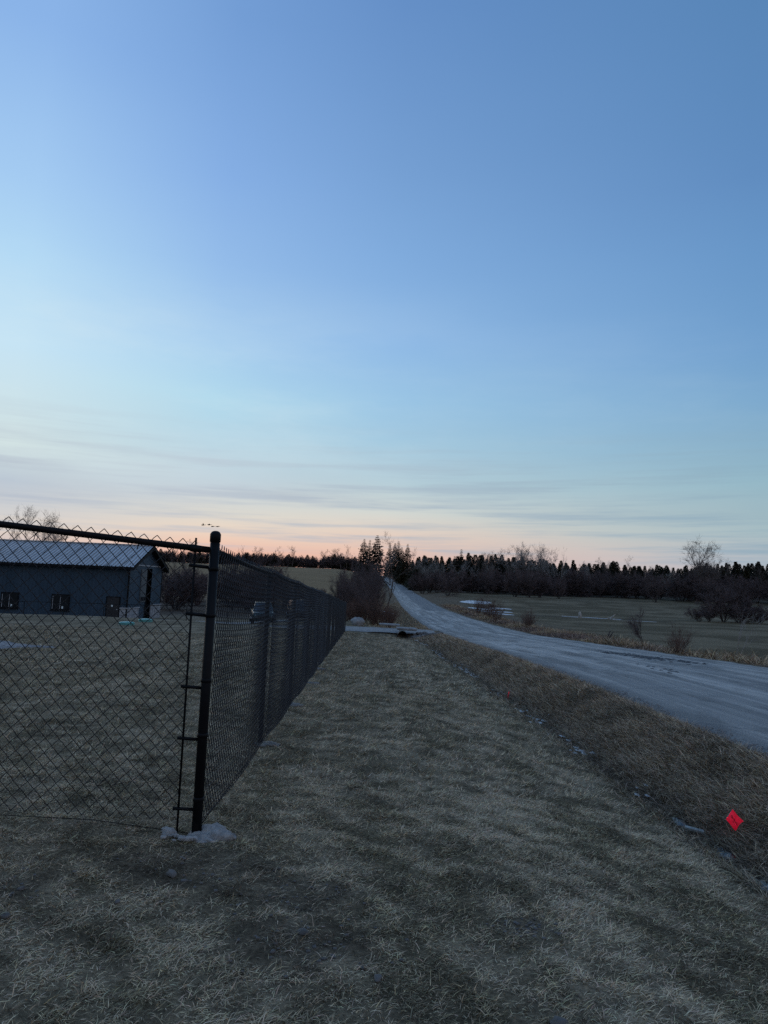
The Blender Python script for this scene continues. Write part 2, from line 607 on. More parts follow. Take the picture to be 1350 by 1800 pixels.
# ---------------------------------------------------------------- road
def road_mat():
    m, nt, b = mat_nodes('worn_road')
    g = nt.node('ShaderNodeNewGeometry')
    pos = g.outputs['Position']
    sx = nt.node('ShaderNodeSeparateXYZ')
    nt.l.new(pos, sx.inputs[0])
    streak = nt.noise(nt.vmath('MULTIPLY', pos, (1.9, 0.055, 0.0)), 1.0, 6, 0.62)
    streak2 = nt.noise(nt.vmath('MULTIPLY', pos, (5.5, 0.16, 0.0)), 1.0, 4, 0.6)
    blot = nt.noise(pos, 0.55, 5, 0.6)
    grit = nt.noise(pos, 60, 3, 0.7)
    c = nt.ramp(streak, [(0.34, (0.15, 0.144, 0.135)), (0.5, (0.29, 0.275, 0.252)), (0.62, (0.47, 0.44, 0.395))])
    c = nt.mix(nt.rng(streak2, 0.52, 0.68, 0, 0.6), c, (0.15, 0.148, 0.145, 1))
    c = nt.mix(nt.rng(blot, 0.5, 0.75, 0, 0.35), c, (0.36, 0.35, 0.34, 1))
    worn = nt.noise(nt.vmath('MULTIPLY', pos, (0.9, 0.22, 0.0)), 1.3, 7, 0.68)
    c = nt.mix(nt.rng(worn, 0.50, 0.60, 0, 0.75), c, (0.115, 0.110, 0.102, 1))
    rut = nt.noise(nt.vmath('MULTIPLY', pos, (1.1, 0.35, 0.0)), 2.6, 8, 0.72)
    c = nt.mix(nt.rng(rut, 0.60, 0.68, 0, 0.7), c, (0.075, 0.073, 0.07, 1))
    c = nt.mix(nt.rng(rut, 0.36, 0.28, 0, 0.6), c, (0.46, 0.43, 0.385, 1))
    # darker fresh lane beyond the dip
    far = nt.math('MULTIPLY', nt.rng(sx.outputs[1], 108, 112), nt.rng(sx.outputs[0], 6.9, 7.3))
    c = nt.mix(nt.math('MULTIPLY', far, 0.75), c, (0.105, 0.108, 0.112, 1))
    # gravelly edges
    edge = nt.math('ABSOLUTE', nt.math('SUBTRACT', sx.outputs[0], 7.5))
    edge = nt.math('ADD', edge, nt.math('MULTIPLY', nt.math('SUBTRACT', blot, 0.5), 1.4))
    em = nt.math('MULTIPLY', nt.rng(edge, 2.75, 3.5), nt.rng(sx.outputs[1], 240, 200))
    gc = nt.ramp(grit, [(0.3, (0.07, 0.068, 0.065)), (0.7, (0.24, 0.23, 0.215))])
    c = nt.mix(nt.math('MULTIPLY', em, 0.75), c, gc)
    vor = nt.node('ShaderNodeTexVoronoi', feature='DISTANCE_TO_EDGE')
    nt.put(vor.inputs['Vector'], nt.vmath('ADD', nt.vmath('MULTIPLY', pos, (0.55, 0.3, 0)), nt.vmath('MULTIPLY', nt.node('ShaderNodeTexNoise').outputs[1], (0.6, 0.6, 0))))
    vor.inputs['Scale'].default_value = 1.0
    crack = nt.math('MULTIPLY', nt.rng(vor.outputs[0], 0.0, 0.018, 1.0, 0.0), nt.rng(blot, 0.42, 0.6))
    c = nt.mix(nt.math('MULTIPLY', crack, 0.6), c, (0.06, 0.062, 0.07, 1))
    f = nt.rng(grit, 0.3, 0.7, 0.78, 1.2)
    cc = nt.node('ShaderNodeCombineXYZ')
    for s in cc.inputs:
        nt.put(s, f)
    nt.l.new(nt.mix(1.0, c, cc.outputs[0], 'MULTIPLY'), b.inputs['Base Color'])
    b.inputs['Roughness'].default_value = 0.72
    b.inputs['Specular IOR Level'].default_value = 0.35
    bump(nt, b, nt.math('ADD', grit, nt.math('MULTIPLY', rut, 1.6)), 0.6, 0.02)
    return m


ry = np.concatenate([np.arange(-40, 0, 1.5), np.arange(0, 60, 0.25), np.arange(60, 200, 1.0), np.arange(200, 720, 4.0)])
ru = np.linspace(-1, 1, 27)
RY, RU = np.meshgrid(ry, ru, indexing='ij')
edge_l = HALF - .05 + 0.28 * (vnoise(ry * 3.1, ry * 0, 27) - .5) + 0.45 * (fbm(ry * 0.7, ry * 0 + 3, 21, 4) - 0.5)
edge_r = HALF - .05 + 0.28 * (vnoise(ry * 3.1, ry * 0, 29) - .5) + 0.45 * (fbm(ry * 0.7, ry * 0 + 9, 22, 4) - 0.5)
half = np.where(RU < 0, edge_l[:, None], edge_r[:, None])
RX = road_x(RY) + RU * half
RZ = road_z(RY) + 0.05 * (1 - RU ** 2) - 0.03 + 0.02 * (fbm(RX * 0.8, RY * 0.35, 25, 3) - 0.5) - 0.06 * np.clip((np.abs(RU) - 0.93) / 0.07, 0, 1)
ri = np.arange(RX.size).reshape(RX.shape)
rq = np.stack([ri[:-1, :-1], ri[:-1, 1:], ri[1:, 1:], ri[1:, :-1]], -1).reshape(-1, 4)
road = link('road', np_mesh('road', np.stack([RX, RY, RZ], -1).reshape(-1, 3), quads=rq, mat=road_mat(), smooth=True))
tag(road, 'worn pale grey rural road dipping and climbing to the far trees', kind='structure')


def drape(name, xs, ys, mat, lift=0.02, warp=0.0, seed=1, kind='structure', label=None):
    """a thin sheet laid over the ground, its outline ragged"""
    U, V = np.meshgrid(np.linspace(0, 1, xs[2]), np.linspace(0, 1, ys[2]), indexing='ij')
    Xg = xs[0] + (xs[1] - xs[0]) * U
    Yg = ys[0] + (ys[1] - ys[0]) * V
    e = 1 - np.minimum(1, 6 * np.minimum(np.minimum(U, 1 - U), np.minimum(V, 1 - V)))
    Xg = Xg + warp * (fbm(Xg * .7, Yg * .7, seed, 3) - 0.5) * 2
    Yg = Yg + warp * (fbm(Xg * .7 + 9, Yg * .7, seed + 5, 3) - 0.5) * 2
    Zg = H(Xg, Yg) + lift - 0.05 * e * (e > 0.8)
    k = np.arange(Xg.size).reshape(Xg.shape)
    q = np.stack([k[:-1, :-1], k[1:, :-1], k[1:, 1:], k[:-1, 1:]], -1).reshape(-1, 4)
    o = link(name, np_mesh(name, np.stack([Xg, Yg, Zg], -1).reshape(-1, 3), quads=q, mat=mat, smooth=True))
    return tag(o, label, kind=kind)


gravel_m = simple('gravel', (0.20, 0.20, 0.205), 0.9, 0, 0.7, 9, 1.0, 0.2, 22)
drive_m = simple('driveway_gravel', (0.23, 0.225, 0.215), 0.85, 0, 0.3, 5, 0.6, 0.3, 30)
drape('driveway', (-20, 4.1, 60), (44.2, 48.4, 12), drive_m, 0.03, 0.25, 3, label='pale gravel driveway crossing the ditch beyond the fence end')
drape('gravel_lot', (-34, -6.5, 50), (57.0, 64, 16), drive_m, 0.04, 0.8, 6, label='pale gravel parking lot beside the metal building')
drape('gravel_patch', (-14.5, -8.2, 50), (15.0, 18.6, 34), gravel_m, 0.03, 0.7, 9, label='patch of loose crushed stone on the yard grass behind the fence')

def blob_sheet(name, cx, cy, rx, ry_, mat, zfun, lift, seed, dome=0.0, n=40, rings=5, ang=0.0):
    vs, fs = [], []
    ca, sa = math.cos(ang), math.sin(ang)
    for r in range(rings + 1):
        for k in range(n):
            a = 2 * math.pi * k / n
            rr = (r / rings) * (0.55 + 0.9 * float(fbm(np.array([math.cos(a) * 1.7 + seed * 3.1]), np.array([math.sin(a) * 1.7]), seed, 3)[0]))
            dx, dy = math.cos(a) * rr * rx, math.sin(a) * rr * ry_
            x, y = cx + dx * ca - dy * sa, cy + dx * sa + dy * ca
            vs.append((x, y, float(zfun(np.array([x]), np.array([y]))[0]) + lift + dome * (1 - (r / rings) ** 2) - (0.03 if r == rings else 0)))
    for r in range(rings):
        for k in range(n):
            k2 = (k + 1) % n
            fs.append((r * n + k, (r + 1) * n + k, (r + 1) * n + k2, r * n + k2))
    mb = MB()
    mb.add(vs, fs)
    return mb.build(name, mat, None, True)


asph = simple('broken_asphalt', (0.045, 0.047, 0.052), 0.8, 0, 0.6, 9, 1.0)
def road_surf(x, y):
    uu = (x - road_x(y)) / HALF
    return road_z(y) + 0.05 * (1 - uu ** 2) - 0.03 + 0.02 * (fbm(x * 0.8, y * 0.35, 25, 3) - 0.5)
rd = random.Random(5)
mb = MB()
for (cx, cy, sx_, sy_, n_) in ((8.35, 22.6, .32, 1.1, 150), (7.9, 24.6, .2, .7, 50), (8.9, 20.6, .2, .6, 40), (6.6, 17.0, .12, .7, 14)):
    for k in range(n_):
        x, y = rd.gauss(cx, sx_), rd.gauss(cy, sy_)
        r = rd.uniform(.02, .075)
        z = float(road_surf(np.array([x]), np.array([y]))[0]) + .004
        m_ = 6
        vs_ = [(x, y, z + r * .22)]
        for q in range(m_):
            a = 2 * math.pi * q / m_
            rr = r * rd.uniform(.6, 1.3)
            vs_.append((x + rr * math.cos(a), y + 1.6 * rr * math.sin(a), z))
        mb.add(vs_, [(0, 1 + q, 1 + (q + 1) % m_) for q in range(m_)])
o = mb.build('asphalt_crumbs', asph)
o2 = blob_sheet('dark_patch', 8.35, 22.8, .5, 1.9, asph, road_surf, .006, 33, n=36, rings=3)
tag(o2, 'dark broken patch in the worn road surface', kind='stuff')
tag(o, 'dark loose asphalt crumbs where the road surface has broken up', kind='stuff')

# loose gravel along the near road edge
rgs = np.random.default_rng(7)
n = 9000
gy_ = 5 + 40 * rgs.random(n) ** 1.5
gx_ = road_x(gy_) - HALF + rgs.normal(0.12, 0.22, n)
gr = rgs.uniform(.006, .022, n)
gz_ = np.where(gx_ > road_x(gy_) - HALF + .05, road_surf(gx_, gy_) - .02, H(gx_, gy_)) + .003
ga = rgs.uniform(0, 6.28, n)
V = np.stack([np.stack([gx_ + gr * np.cos(ga + k * 2.094), gy_ + gr * np.sin(ga + k * 2.094), gz_], 1) for k in range(3)] + [np.stack([gx_, gy_, gz_ + gr * .8], 1)], 1).reshape(-1, 3)
bi = np.arange(n)[:, None] * 4
T = np.concatenate([bi + np.array([[0, 1, 3]]), bi + np.array([[1, 2, 3]]), bi + np.array([[2, 0, 3]])])
o = link('shoulder_gravel', np_mesh('shoulder_gravel', V, tris=T, mat=simple('shoulder_stone', (0.20, 0.19, 0.18), .9, 0, .5, 30)))
tag(o, 'loose grey gravel strewn along the near edge of the road', kind='stuff')

# ---------------------------------------------------------------- materials for things
black_vinyl = simple('black_vinyl', (0.006, 0.006, 0.007), 0.5, 0, 0.2, 20, 0, 0.12)
wire_m = simple('vinyl_wire', (0.020, 0.019, 0.022), 0.45, 0, 0.2, 20, 0, 0.4)
concrete = simple('concrete', (0.32, 0.31, 0.295), 0.9, 0, 0.3, 22, 1.0, 0.2, 55)
stone_m = simple('field_stone', (0.13, 0.12, 0.11), 0.85, 0, 0.35, 9, 0.8)
snow_m = simple('old_snow', (0.60, 0.60, 0.60), 0.7, 0, 0.35, 1.6, 0.8)

# ---------------------------------------------------------------- chain-link fence
POST0 = (-1.06, 4.5)
FW, FV = 0.078, 0.0857
ROWS = 20


def fence_x(y):
    return POST0[0] - 0.026 * (y - POST0[1])


def fabric(p0, p1, zb0, zb1, seed, fine=True, sag=0.02, ztop=1.70, rad=0.0022):
    """woven diamond mesh between two points on the ground"""
    p0 = np.array(p0, float)
    p1 = np.array(p1, float)
    L = np.hypot(*(p1 - p0))
    d = (p1 - p0) / L
    nrm = np.array([d[1], -d[0]])
    nw = int(L / (FW / 2))
    step = L / nw
    sub = 2 if fine else 1
    nj = ROWS * 2
    j = np.arange(nj * sub + 1)
    half_i = j / sub
    vert = np.linspace(0, ztop, len(j))
    rng_ = np.random.default_rng(seed)
    i = np.arange(nw)
    ph = (i % 2)[:, None]
    node = half_i[None, :] + ph
    tri_ = np.abs(((node + 1) % 2) - 1)            # 0..1..0 zigzag
    sgn = np.where(ph == 0, 1.0, 1.0)
    s = (i[:, None] + np.where(ph == 0, tri_, tri_)) * step
    s = (i[:, None] + np.where(ph == 1, 1 - tri_, tri_)) * step if False else s
    off = np.zeros_like(s)
    if fine:
        mid = (j % 2 == 1)[None, :]
        seg = np.floor(half_i)[None, :] + ph
        off = np.where(mid, np.where(seg % 2 == 0, 0.0055, -0.0055), 0.0)
    s = np.clip(s, 0, L)
    tt = s / L
    sagz = -sag * np.sin(np.pi * tt) * (1 - 0.6 * vert[None, :] / ztop)
    bel = 0.012 * np.sin(np.pi * tt * 3 + seed) * np.sin(np.pi * vert[None, :] / ztop)
    zz = zb0 + (zb1 - zb0) * tt + vert[None, :] + sagz + rng_.normal(0, 0.0012, s.shape)
    px = p0[0] + d[0] * s + nrm[0] * (off + bel)
    py = p0[1] + d[1] * s + nrm[1] * (off + bel)
    P = np.stack([px, py, zz], -1)                 # wires x points x 3
    nwp, npt = P.shape[:2]
    # three-sided tubes
    ring = np.array([[math.cos(a), math.sin(a)] for a in (math.pi / 2, math.pi * 7 / 6, math.pi * 11 / 6)])
    ex = np.array([d[0], d[1], 0.0])
    en = np.array([nrm[0], nrm[1], 0.0])
    tang = np.gradient(P, axis=1)
    tang /= np.linalg.norm(tang, axis=2, keepdims=True)
    b1 = np.cross(tang, en)
    b1 /= np.linalg.norm(b1, axis=2, keepdims=True)
    V = np.stack([P + rad * (c * b1 + s_ * en) for c, s_ in ring], 2)
    V = V.reshape(-1, 3)
    base = (np.arange(nwp)[:, None] * npt + np.arange(npt - 1)[None, :]) * 3
    Q = []
    for k in range(3):
        k2 = (k + 1) % 3
        Q.append(np.stack([base + k, base + k2, base + 3 + k2, base + 3 + k], -1))
    Q = np.stack(Q, 2).reshape(-1, 4)
    return V, Q


gz = lambda x, y: float(H(np.array([x]), np.array([y]))[0])
fence = empty('chain_link_fence', (POST0[0], POST0[1], gz(*POST0)))
tag(fence, 'black chain-link fence with corner post, one run receding beside the lawn', 'fence')
FM = Matrix.Translation(-Vector(fence.location))


def fpart(name, mb, mat=None, smooth=True):
    me = mb.mesh(name, mat or black_vinyl, smooth)
    me.transform(FM)
    return link(name, me, fence)


def post(x, y, r, h, lean=0.0, cap=True):
    z = gz(x, y)
    o = fpart('post', MB().tube([(x, y, z - 0.15), (x + lean, y, z + h - 0.03)], r, 16))
    if cap:
        c = MB().lathe((x + lean, y, z + h - 0.05), [(r * 1.0, -0.02), (r * 1.13, -0.018), (r * 1.13, 0.03), (r * 1.05, 0.034), (r * 0.85, 0.044), (r * 0.5, 0.050), (r * 0.08, 0.052)], 16)
        me = c.mesh('post_cap', black_vinyl, True)
        me.transform(FM)
        link('post_cap', me, o)
    return o


TOP = 1.735                        # top rail height above the ground at the post
corner = post(POST0[0], POST0[1], 0.0305, 1.858)
for zz in (1.62, 1.33, 0.93, 0.60, 0.22):
    z = gz(*POST0) + zz
    me = MB().lathe((POST0[0], POST0[1], z), [(0.0305, -0.013), (0.0335, -0.012), (0.0335, 0.012), (0.0305, 0.013)], 16).mesh('collar_band', black_vinyl, True)
    me.transform(FM)
    link('collar_band', me, corner)
# left-hand panel, square to the receding run and coming slightly towards the viewer
PL = (-4.05, 3.96)
dl = Vector((PL[0] - POST0[0], PL[1] - POST0[1]))
dl.normalize()
zL0, zL1 = gz(*POST0), gz(*POST0) + 0.235


def lp(s, z):
    q = s / 3.04
    return (POST0[0] + dl.x * s, POST0[1] + dl.y * s, zL0 + (zL1 - zL0) * q + z)


fpart('post', MB().tube([lp(3.04, -0.4), lp(3.04, 1.80)], 0.024, 12))
fpart('top_rail', MB().tube([lp(0.02, TOP), lp(3.04, TOP)], 0.0205, 12))
fpart('rail_end_cup', MB().tube([lp(0.028, TOP), lp(0.06, TOP), lp(0.12, TOP - 0.002), lp(0.15, TOP)], [0.018, 0.019, 0.0245, 0.0235], 12))
fpart('tension_bar', MB().tube([lp(0.115, -0.01), lp(0.118, 1.80)], 0.0075, 6))
for zz in (1.625, 1.325, 0.88, 0.57, 0.155):
    fpart('tension_band', MB().tube([lp(0.02, zz), lp(0.15, zz)], [0.011, 0.011], 6))
fpart('bottom_wire', MB().tube([lp(0.05, 0.015), lp(0.6, 0.06), lp(1.6, 0.055), lp(3.0, 0.06)], 0.0022, 5))
V, Q = fabric(lp(0.118, 0)[:2], lp(3.03, 0)[:2], zL0 + 0.095, zL1 + 0.085, 3, True, 0.0, 1.70, 0.0029)
me = np_mesh('wire_mesh', V, quads=Q, mat=wire_m, smooth=True)
me.transform(FM)
o = link('wire_mesh', me, fence)
o['kind'] = 'stuff'
for i in range(6):
    s = 0.45 + 0.42 * i
    fpart('tie_wire', MB().tube([lp(s, TOP + 0.023), lp(s + 0.012, TOP - 0.024), lp(s + 0.02, TOP - 0.05)], 0.003, 5))
# receding run: a post every three metres
ys = [POST0[1] + 3.0 * k for k in range(14)]
ys[-1] = 43.4
pts = [(fence_x(y), y, gz(fence_x(y), y)) for y in ys]
rndp = random.Random(4)
for k in range(13):
    x0, y0, z0 = pts[k]
    x1, y1, z1 = pts[k + 1]
    if k:
        post(x0 - 0.035, y0, 0.024, TOP + 0.02, rndp.uniform(-0.01, 0.01), False)
        fpart('loop_cap', MB().lathe((x0 - 0.02, y0, z0 + TOP - 0.02), [(0.026, -0.05), (0.029, -0.04), (0.029, 0.03), (0.02, 0.05)], 12))
    fpart('top_rail', MB().tube([(x0 - 0.012, y0, z0 + TOP), ((x0 + x1) / 2 - 0.012, (y0 + y1) / 2, (z0 + z1) / 2 + TOP - 0.006), (x1 - 0.012, y1, z1 + TOP)], 0.0205, 10))
    V, Q = fabric((x0 + 0.018, y0 + (0.05 if k == 0 else 0)), (x1 + 0.018, y1), z0 + 0.075, z1 + 0.075, 40 + k, k < 5, 0.05, 1.705, 0.0031 if k < 5 else 0.0036)
    me = np_mesh('wire_mesh', V, quads=Q, mat=wire_m, smooth=True)
    me.transform(FM)
    o = link('wire_mesh', me, fence)
    o['kind'] = 'stuff'
x1, y1, z1 = pts[-1]
post(x1, y1, 0.0305, 1.86)
fpart('bottom_wire', MB().tube([(p[0] + 0.018, p[1], p[2] + 0.06) for p in pts], 0.003, 4))
fpart('tension_bar', MB().tube([(POST0[0] + 0.012, POST0[1] + 0.05, pts[0][2] + 0.03), (POST0[0] + 0.012, POST0[1] + 0.05, pts[0][2] + 1.80)], 0.007, 6))


# rough concrete collars round the post feet
def rock(r, seed, sx=1.0, sy=1.0, sz=0.6, rough=0.35, sub=2):
    import bmesh
    bm = bmesh.new()
    bmesh.ops.create_icosphere(bm, subdivisions=sub, radius=1.0)
    rd = random.Random(seed)
    ox, oy = rd.uniform(0, 90), rd.uniform(0, 90)
    for v in bm.verts:
        n = float(fbm(np.array([v.co.x * 1.6 + ox + v.co.z]), np.array([v.co.y * 1.6 + oy + v.co.z * 0.7]), seed, 3)[0]) - 0.5
        if sub > 2:
            n += 0.35 * (float(vnoise(np.array([v.co.x * 7 + ox + 3 * v.co.z]), np.array([v.co.y * 7 + oy - 4 * v.co.z]), seed + 9)[0]) - 0.5)
        v.co *= r * (1 + rough * 2 * n)
        v.co.x *= sx
        v.co.y *= sy
        v.co.z *= sz
    vs = [tuple(v.co) for v in bm.verts]
    fs = [tuple(v.index for v in f.verts) for f in bm.faces]
    bm.free()
    return vs, fs


def put_rock(mb, x, y, z, *a, **k):
    vs, fs = rock(*a, **k)
    mb.add([(p[0] + x, p[1] + y, p[2] + z) for p in vs], fs)


fx, fy = POST0
foot = empty('concrete_footing', (fx, fy, gz(fx, fy)))
tag(foot, 'crumbly pale concrete collar round the foot of the corner post', 'footing')
mb = MB()
put_rock(mb, 0.075, -0.01, -0.015, 0.135, 5, 1.15, 0.72, 0.52, 0.5, 4)
put_rock(mb, -0.05, -0.035, -0.03, 0.085, 7, 1.2, 0.8, 0.5, 0.5, 3)
mb.build('collar', concrete, foot, True)
rd = random.Random(9)
for k in range(26):
    a = rd.uniform(2.6, 5.4) if k < 20 else rd.uniform(0, 6.28)
    d = rd.uniform(0.10, 0.21)
    x, y = -0.03 + math.cos(a) * d, -0.03 + math.sin(a) * d * 0.7
    mb = MB()
    r = rd.uniform(0.007, 0.024)
    vs_, fs_ = rock(r, 60 + k, 1.3, 1, 0.8, 0.55, 1)
    mb.add(vs_, fs_)
    ch = mb.build('concrete_crumb', concrete, foot, False, loc=(x, y, gz(fx + x, fy + y) - gz(fx, fy) + r * 0.45 + .014))
mb = MB()
vs_, fs_ = rock(0.036, 99, 1.25, 1.0, 0.85, 0.4, 3)
mb.add(vs_, fs_)
mb.build('concrete_chunk', concrete, foot, True, loc=(-0.155, -0.05, gz(fx - .155, fy - .05) - gz(fx, fy) + 0.018))
foot_m = simple('weathered_concrete', (0.19, 0.18, 0.165), 0.95, 0, 0.35, 14, 1.0, 0.15, 40)
ordw = ['second', 'third', 'fourth', 'fifth', 'sixth']
for k in range(1, 5):
    x, y, z = pts[k]
    mb = MB()
    vs_, fs_ = rock(0.115, 20 + k, 1.2, 0.85, 0.25, 0.5, 3)
    mb.add(vs_, fs_)
    o = mb.build('concrete_footing', foot_m, None, True, loc=(x + 0.05, y, z - 0.004))
    tag(o, 'low concrete collar at the foot of the %s post of the receding fence' % ordw[k - 1], 'footing', 'concrete collars along the fence')

# ---------------------------------------------------------------- metal building
siding = None
def siding_mat():
    m, nt, b = mat_nodes('blue_grey_siding')
    g = nt.node('ShaderNodeNewGeometry')
    n = nt.noise(nt.vmath('MULTIPLY', g.outputs['Position'], (1, 1, 0.15)), 0.9, 4)
    nt.l.new(nt.ramp(n, [(0.3, (0.030, 0.052, 0.074)), (0.7, (0.043, 0.068, 0.094))]), b.inputs['Base Color'])
    b.inputs['Roughness'].default_value = 0.55
    b.inputs['Specular IOR Level'].default_value = 0.15
    return m
siding = siding_mat()
trim_dark = simple('dark_trim', (0.008, 0.008, 0.009), 0.6, 0, 0.2, 5, 0, .1)
roof_m = simple('pale_metal_roof', (0.40, 0.40, 0.40), 0.4, 0.35, 0.12, 0.7, 0, 0.5)
wstone = simple('pale_stone_wainscot', (0.30, 0.30, 0.30), 0.85, 0, 0.3, 2.2, 0.7, 0.3, 8)
glass_dark = simple('dark_window_glass', (0.008, 0.010, 0.013), 0.08, 0, 0.2, 2, 0, 0.5)
door_grey = simple('pale_door_panel', (0.085, 0.095, 0.10), 0.5, 0, 0.12, 2)
frame_w = simple('pale_window_frame', (0.36, 0.36, 0.36), 0.6, 0, 0.15, 3)
sign_w = simple('sign_white', (0.6, 0.66, 0.64), 0.6, 0, 0.1, 3)

BZ = -2.15
bx1, bx0, by0, by1 = -20.5, -48.0, 58.2, 66.8
barn = empty('metal_building', (bx1, by0, BZ))
tag(barn, 'long blue-grey metal building with pale ribbed roof behind the yard fence', 'building')
OFF = Vector((bx1, by0, BZ))


def bbox(name, a, b, mat, parent=None, bevel=0.0):
    mb = MB().box(a, b)
    me = mb.mesh(name, mat)
    me.transform(Matrix.Translation(-OFF))
    return link(name, me, parent or barn)


EAVE, RIDGE = 2.5, 4.25
ym = (by0 + by1) / 2
mb = MB()
# corrugated long wall: shallow ribs every 0.3 m
nrib = int((bx1 - bx0) / 0.3)
vs_, fs_ = [], []
for k in range(nrib + 1):
    x = bx0 + (bx1 - bx0) * k / nrib
    for dx, dy in ((0, 0), (0.02, -0.025), (0.055, -0.025), (0.075, 0)):
        vs_ += [(min(x + dx, bx1), by0 + dy, BZ - 0.3), (min(x + dx, bx1), by0 + dy, EAVE)]
n = len(vs_) // 2
fs_ = [(2 * k, 2 * k + 2, 2 * k + 3, 2 * k + 1) for k in range(n - 1)]
mb.add(vs_, fs_)
mb.add([(bx0, by0, BZ - 0.3), (bx0, by1, BZ - 0.3), (bx0, by1, EAVE), (bx0, ym, RIDGE - 0.06), (bx0, by0, EAVE)], [(0, 1, 2, 3, 4)])
mb.add([(bx0, by1, BZ - 0.3), (bx1, by1, BZ - 0.3), (bx1, by1, EAVE), (bx0, by1, EAVE)], [(0, 1, 2, 3)])
me = mb.mesh('wall', siding)
me.transform(Matrix.Translation(-OFF))
link('wall', me, barn)
# gable wall with the tall opening
mb = MB()
g0, g1, gt = 62.45, 63.95, 2.28
mb.add([(bx1, by0, BZ - .3), (bx1, g0, BZ - .3), (bx1, g0, gt), (bx1, by0, gt)], [(0, 1, 2, 3)])
mb.add([(bx1, g1, BZ - .3), (bx1, by1, BZ - .3), (bx1, by1, gt), (bx1, g1, gt)], [(0, 1, 2, 3)])
mb.add([(bx1, by0, gt), (bx1, by1, gt), (bx1, by1, EAVE), (bx1, ym, RIDGE - .06), (bx1, by0, EAVE)], [(0, 1, 2, 3, 4)])
mb.add([(bx1 - 2.5, g0, BZ - .3), (bx1 - 2.5, g1, BZ - .3), (bx1 - 2.5, g1, gt), (bx1 - 2.5, g0, gt)], [(0, 1, 2, 3)])
me = mb.mesh('gable_wall', siding)
me.transform(Matrix.Translation(-OFF))
gw = link('gable_wall', me, barn)
mb = MB().box((bx1 - 2.4, g0 + .02, BZ), (bx1 - 0.3, g1 - .02, gt - .02))  # near-black block in the opening, standing in for the shade inside the bay
me = mb.mesh('bay_shade_fill', trim_dark)
me.transform(Matrix.Translation(-OFF))
link('bay_shade_fill', me, gw)
bbox('gable_trim', (bx1, by0 - .1, EAVE - 0.02), (bx1 + 0.03, by1 + .1, EAVE + 0.07), frame_w)
bbox('corner_trim', (bx1 - 0.06, by0 - 0.10, BZ), (bx1 + 0.07, by0 - 0.03, EAVE - .1), trim_dark)
bbox('corner_trim', (bx1 - 0.02, by1 - 0.04, BZ), (bx1 + 0.05, by1 + 0.05, EAVE - .1), trim_dark)
# tall sectional door beside the open bay
dr = bbox('sectional_door', (bx1 + 0.004, 60.95, -0.60), (bx1 + 0.05, 62.40, 2.2), door_grey)
for k in range(4):
    z = -0.60 + 0.7 * k
    bbox('door_panel', (bx1 + 0.05, 61.0, z + 0.03), (bx1 + 0.075, 62.36, z + 0.67), door_grey, dr)
for k in range(3):
    bbox('door_window', (bx1 + 0.077, 61.08 + .43 * k, -0.5), (bx1 + 0.085, 61.42 + .43 * k, -0.15), glass_dark, dr)
# roof with raised ribs
ov, gx1 = 0.55, -20.0
mb = MB()
nr = 92
for side in (0, 1):
    ye = by0 - ov if side == 0 else by1 + ov
    sl = (RIDGE - EAVE) / (ym - by0)
    ze = EAVE - ov * sl + 0.04
    zr_ = RIDGE + 0.04
    vs_ = []
    for k in range(nr + 1):
        x = bx0 - 0.5 + (gx1 - bx0 + 0.5) * k / nr
        for dx, dz in ((0, 0), (0.015, 0.075), (0.06, 0.075), (0.075, 0)):
            xx = min(x + dx, gx1)
            vs_ += [(xx, ye, ze + dz), (xx, ym, zr_ + dz)]
    n = len(vs_) // 2
    mb.add(vs_, [(2 * k, 2 * k + 2, 2 * k + 3, 2 * k + 1) for k in range(n - 1)])
me = mb.mesh('roof', roof_m)
me.transform(Matrix.Translation(-OFF))
roof = link('roof', me, barn)
bbox('ridge_cap', (bx0 - .5, ym - .15, RIDGE + 0.05), (gx1 + .02, ym + .15, RIDGE + 0.11), roof_m, roof)
bbox('fascia', (bx0 - .5, by0 - ov - .02, EAVE - 0.40), (gx1, by0 - ov + .03, EAVE - 0.19), trim_dark, roof)
bbox('soffit', (bx0 - .5, by0 - ov + .03, EAVE - 0.36), (gx1, by0 - .04, EAVE - 0.33), trim_dark, roof)
mb = MB()
for ya, za, yb, zb in ((by0 - ov, EAVE - .26, ym, RIDGE), (ym, RIDGE, by1 + ov, EAVE - .26)):
    mb.add([(gx1, ya, za), (gx1, yb, zb), (gx1, yb, zb - .22), (gx1, ya, za - .2),
            (bx1, ya, za), (bx1, yb, zb), (bx1, yb, zb - .22), (bx1, ya, za - .2)],
           [(0, 1, 2, 3), (4, 7, 6, 5), (0, 4, 5, 1), (3, 2, 6, 7), (0, 3, 7, 4), (1, 5, 6, 2)])
me = mb.mesh('rake_board', trim_dark)
me.transform(Matrix.Translation(-OFF))
link('rake_board', me, roof)
# windows and door
for (x0, x1) in ((-30.75, -29.3), (-26.65, -25.15), (-34.9, -33.4)):
    fr = bbox('window', (x0, by0 - 0.07, -1.40), (x1, by0 - 0.028, -0.10), trim_dark)
    xm = (x0 + x1) / 2
    for a, b_ in ((x0 + .09, xm - .03), (xm + .03, x1 - .09)):
        bbox('pane', (a, by0 - 0.085, -1.32), (b_, by0 - 0.072, -0.18), glass_dark, fr)
    bbox('sill', (x0 - .05, by0 - 0.12, -1.46), (x1 + .05, by0 - 0.03, -1.405), trim_dark, fr)
    for q in (x0 + .12, xm - .02):
        bbox('blind_edge', (q, by0 - 0.09, -1.30), (q + .035, by0 - 0.086, -0.25), frame_w, fr)
    bbox('window_sticker', (xm + .14, by0 - 0.092, -1.26), (xm + .27, by0 - 0.087, -1.06), sign_w, fr)
dd = bbox('entrance_door', (-22.2, by0 - 0.08, BZ), (-21.05, by0 - 0.028, -0.12), trim_dark)
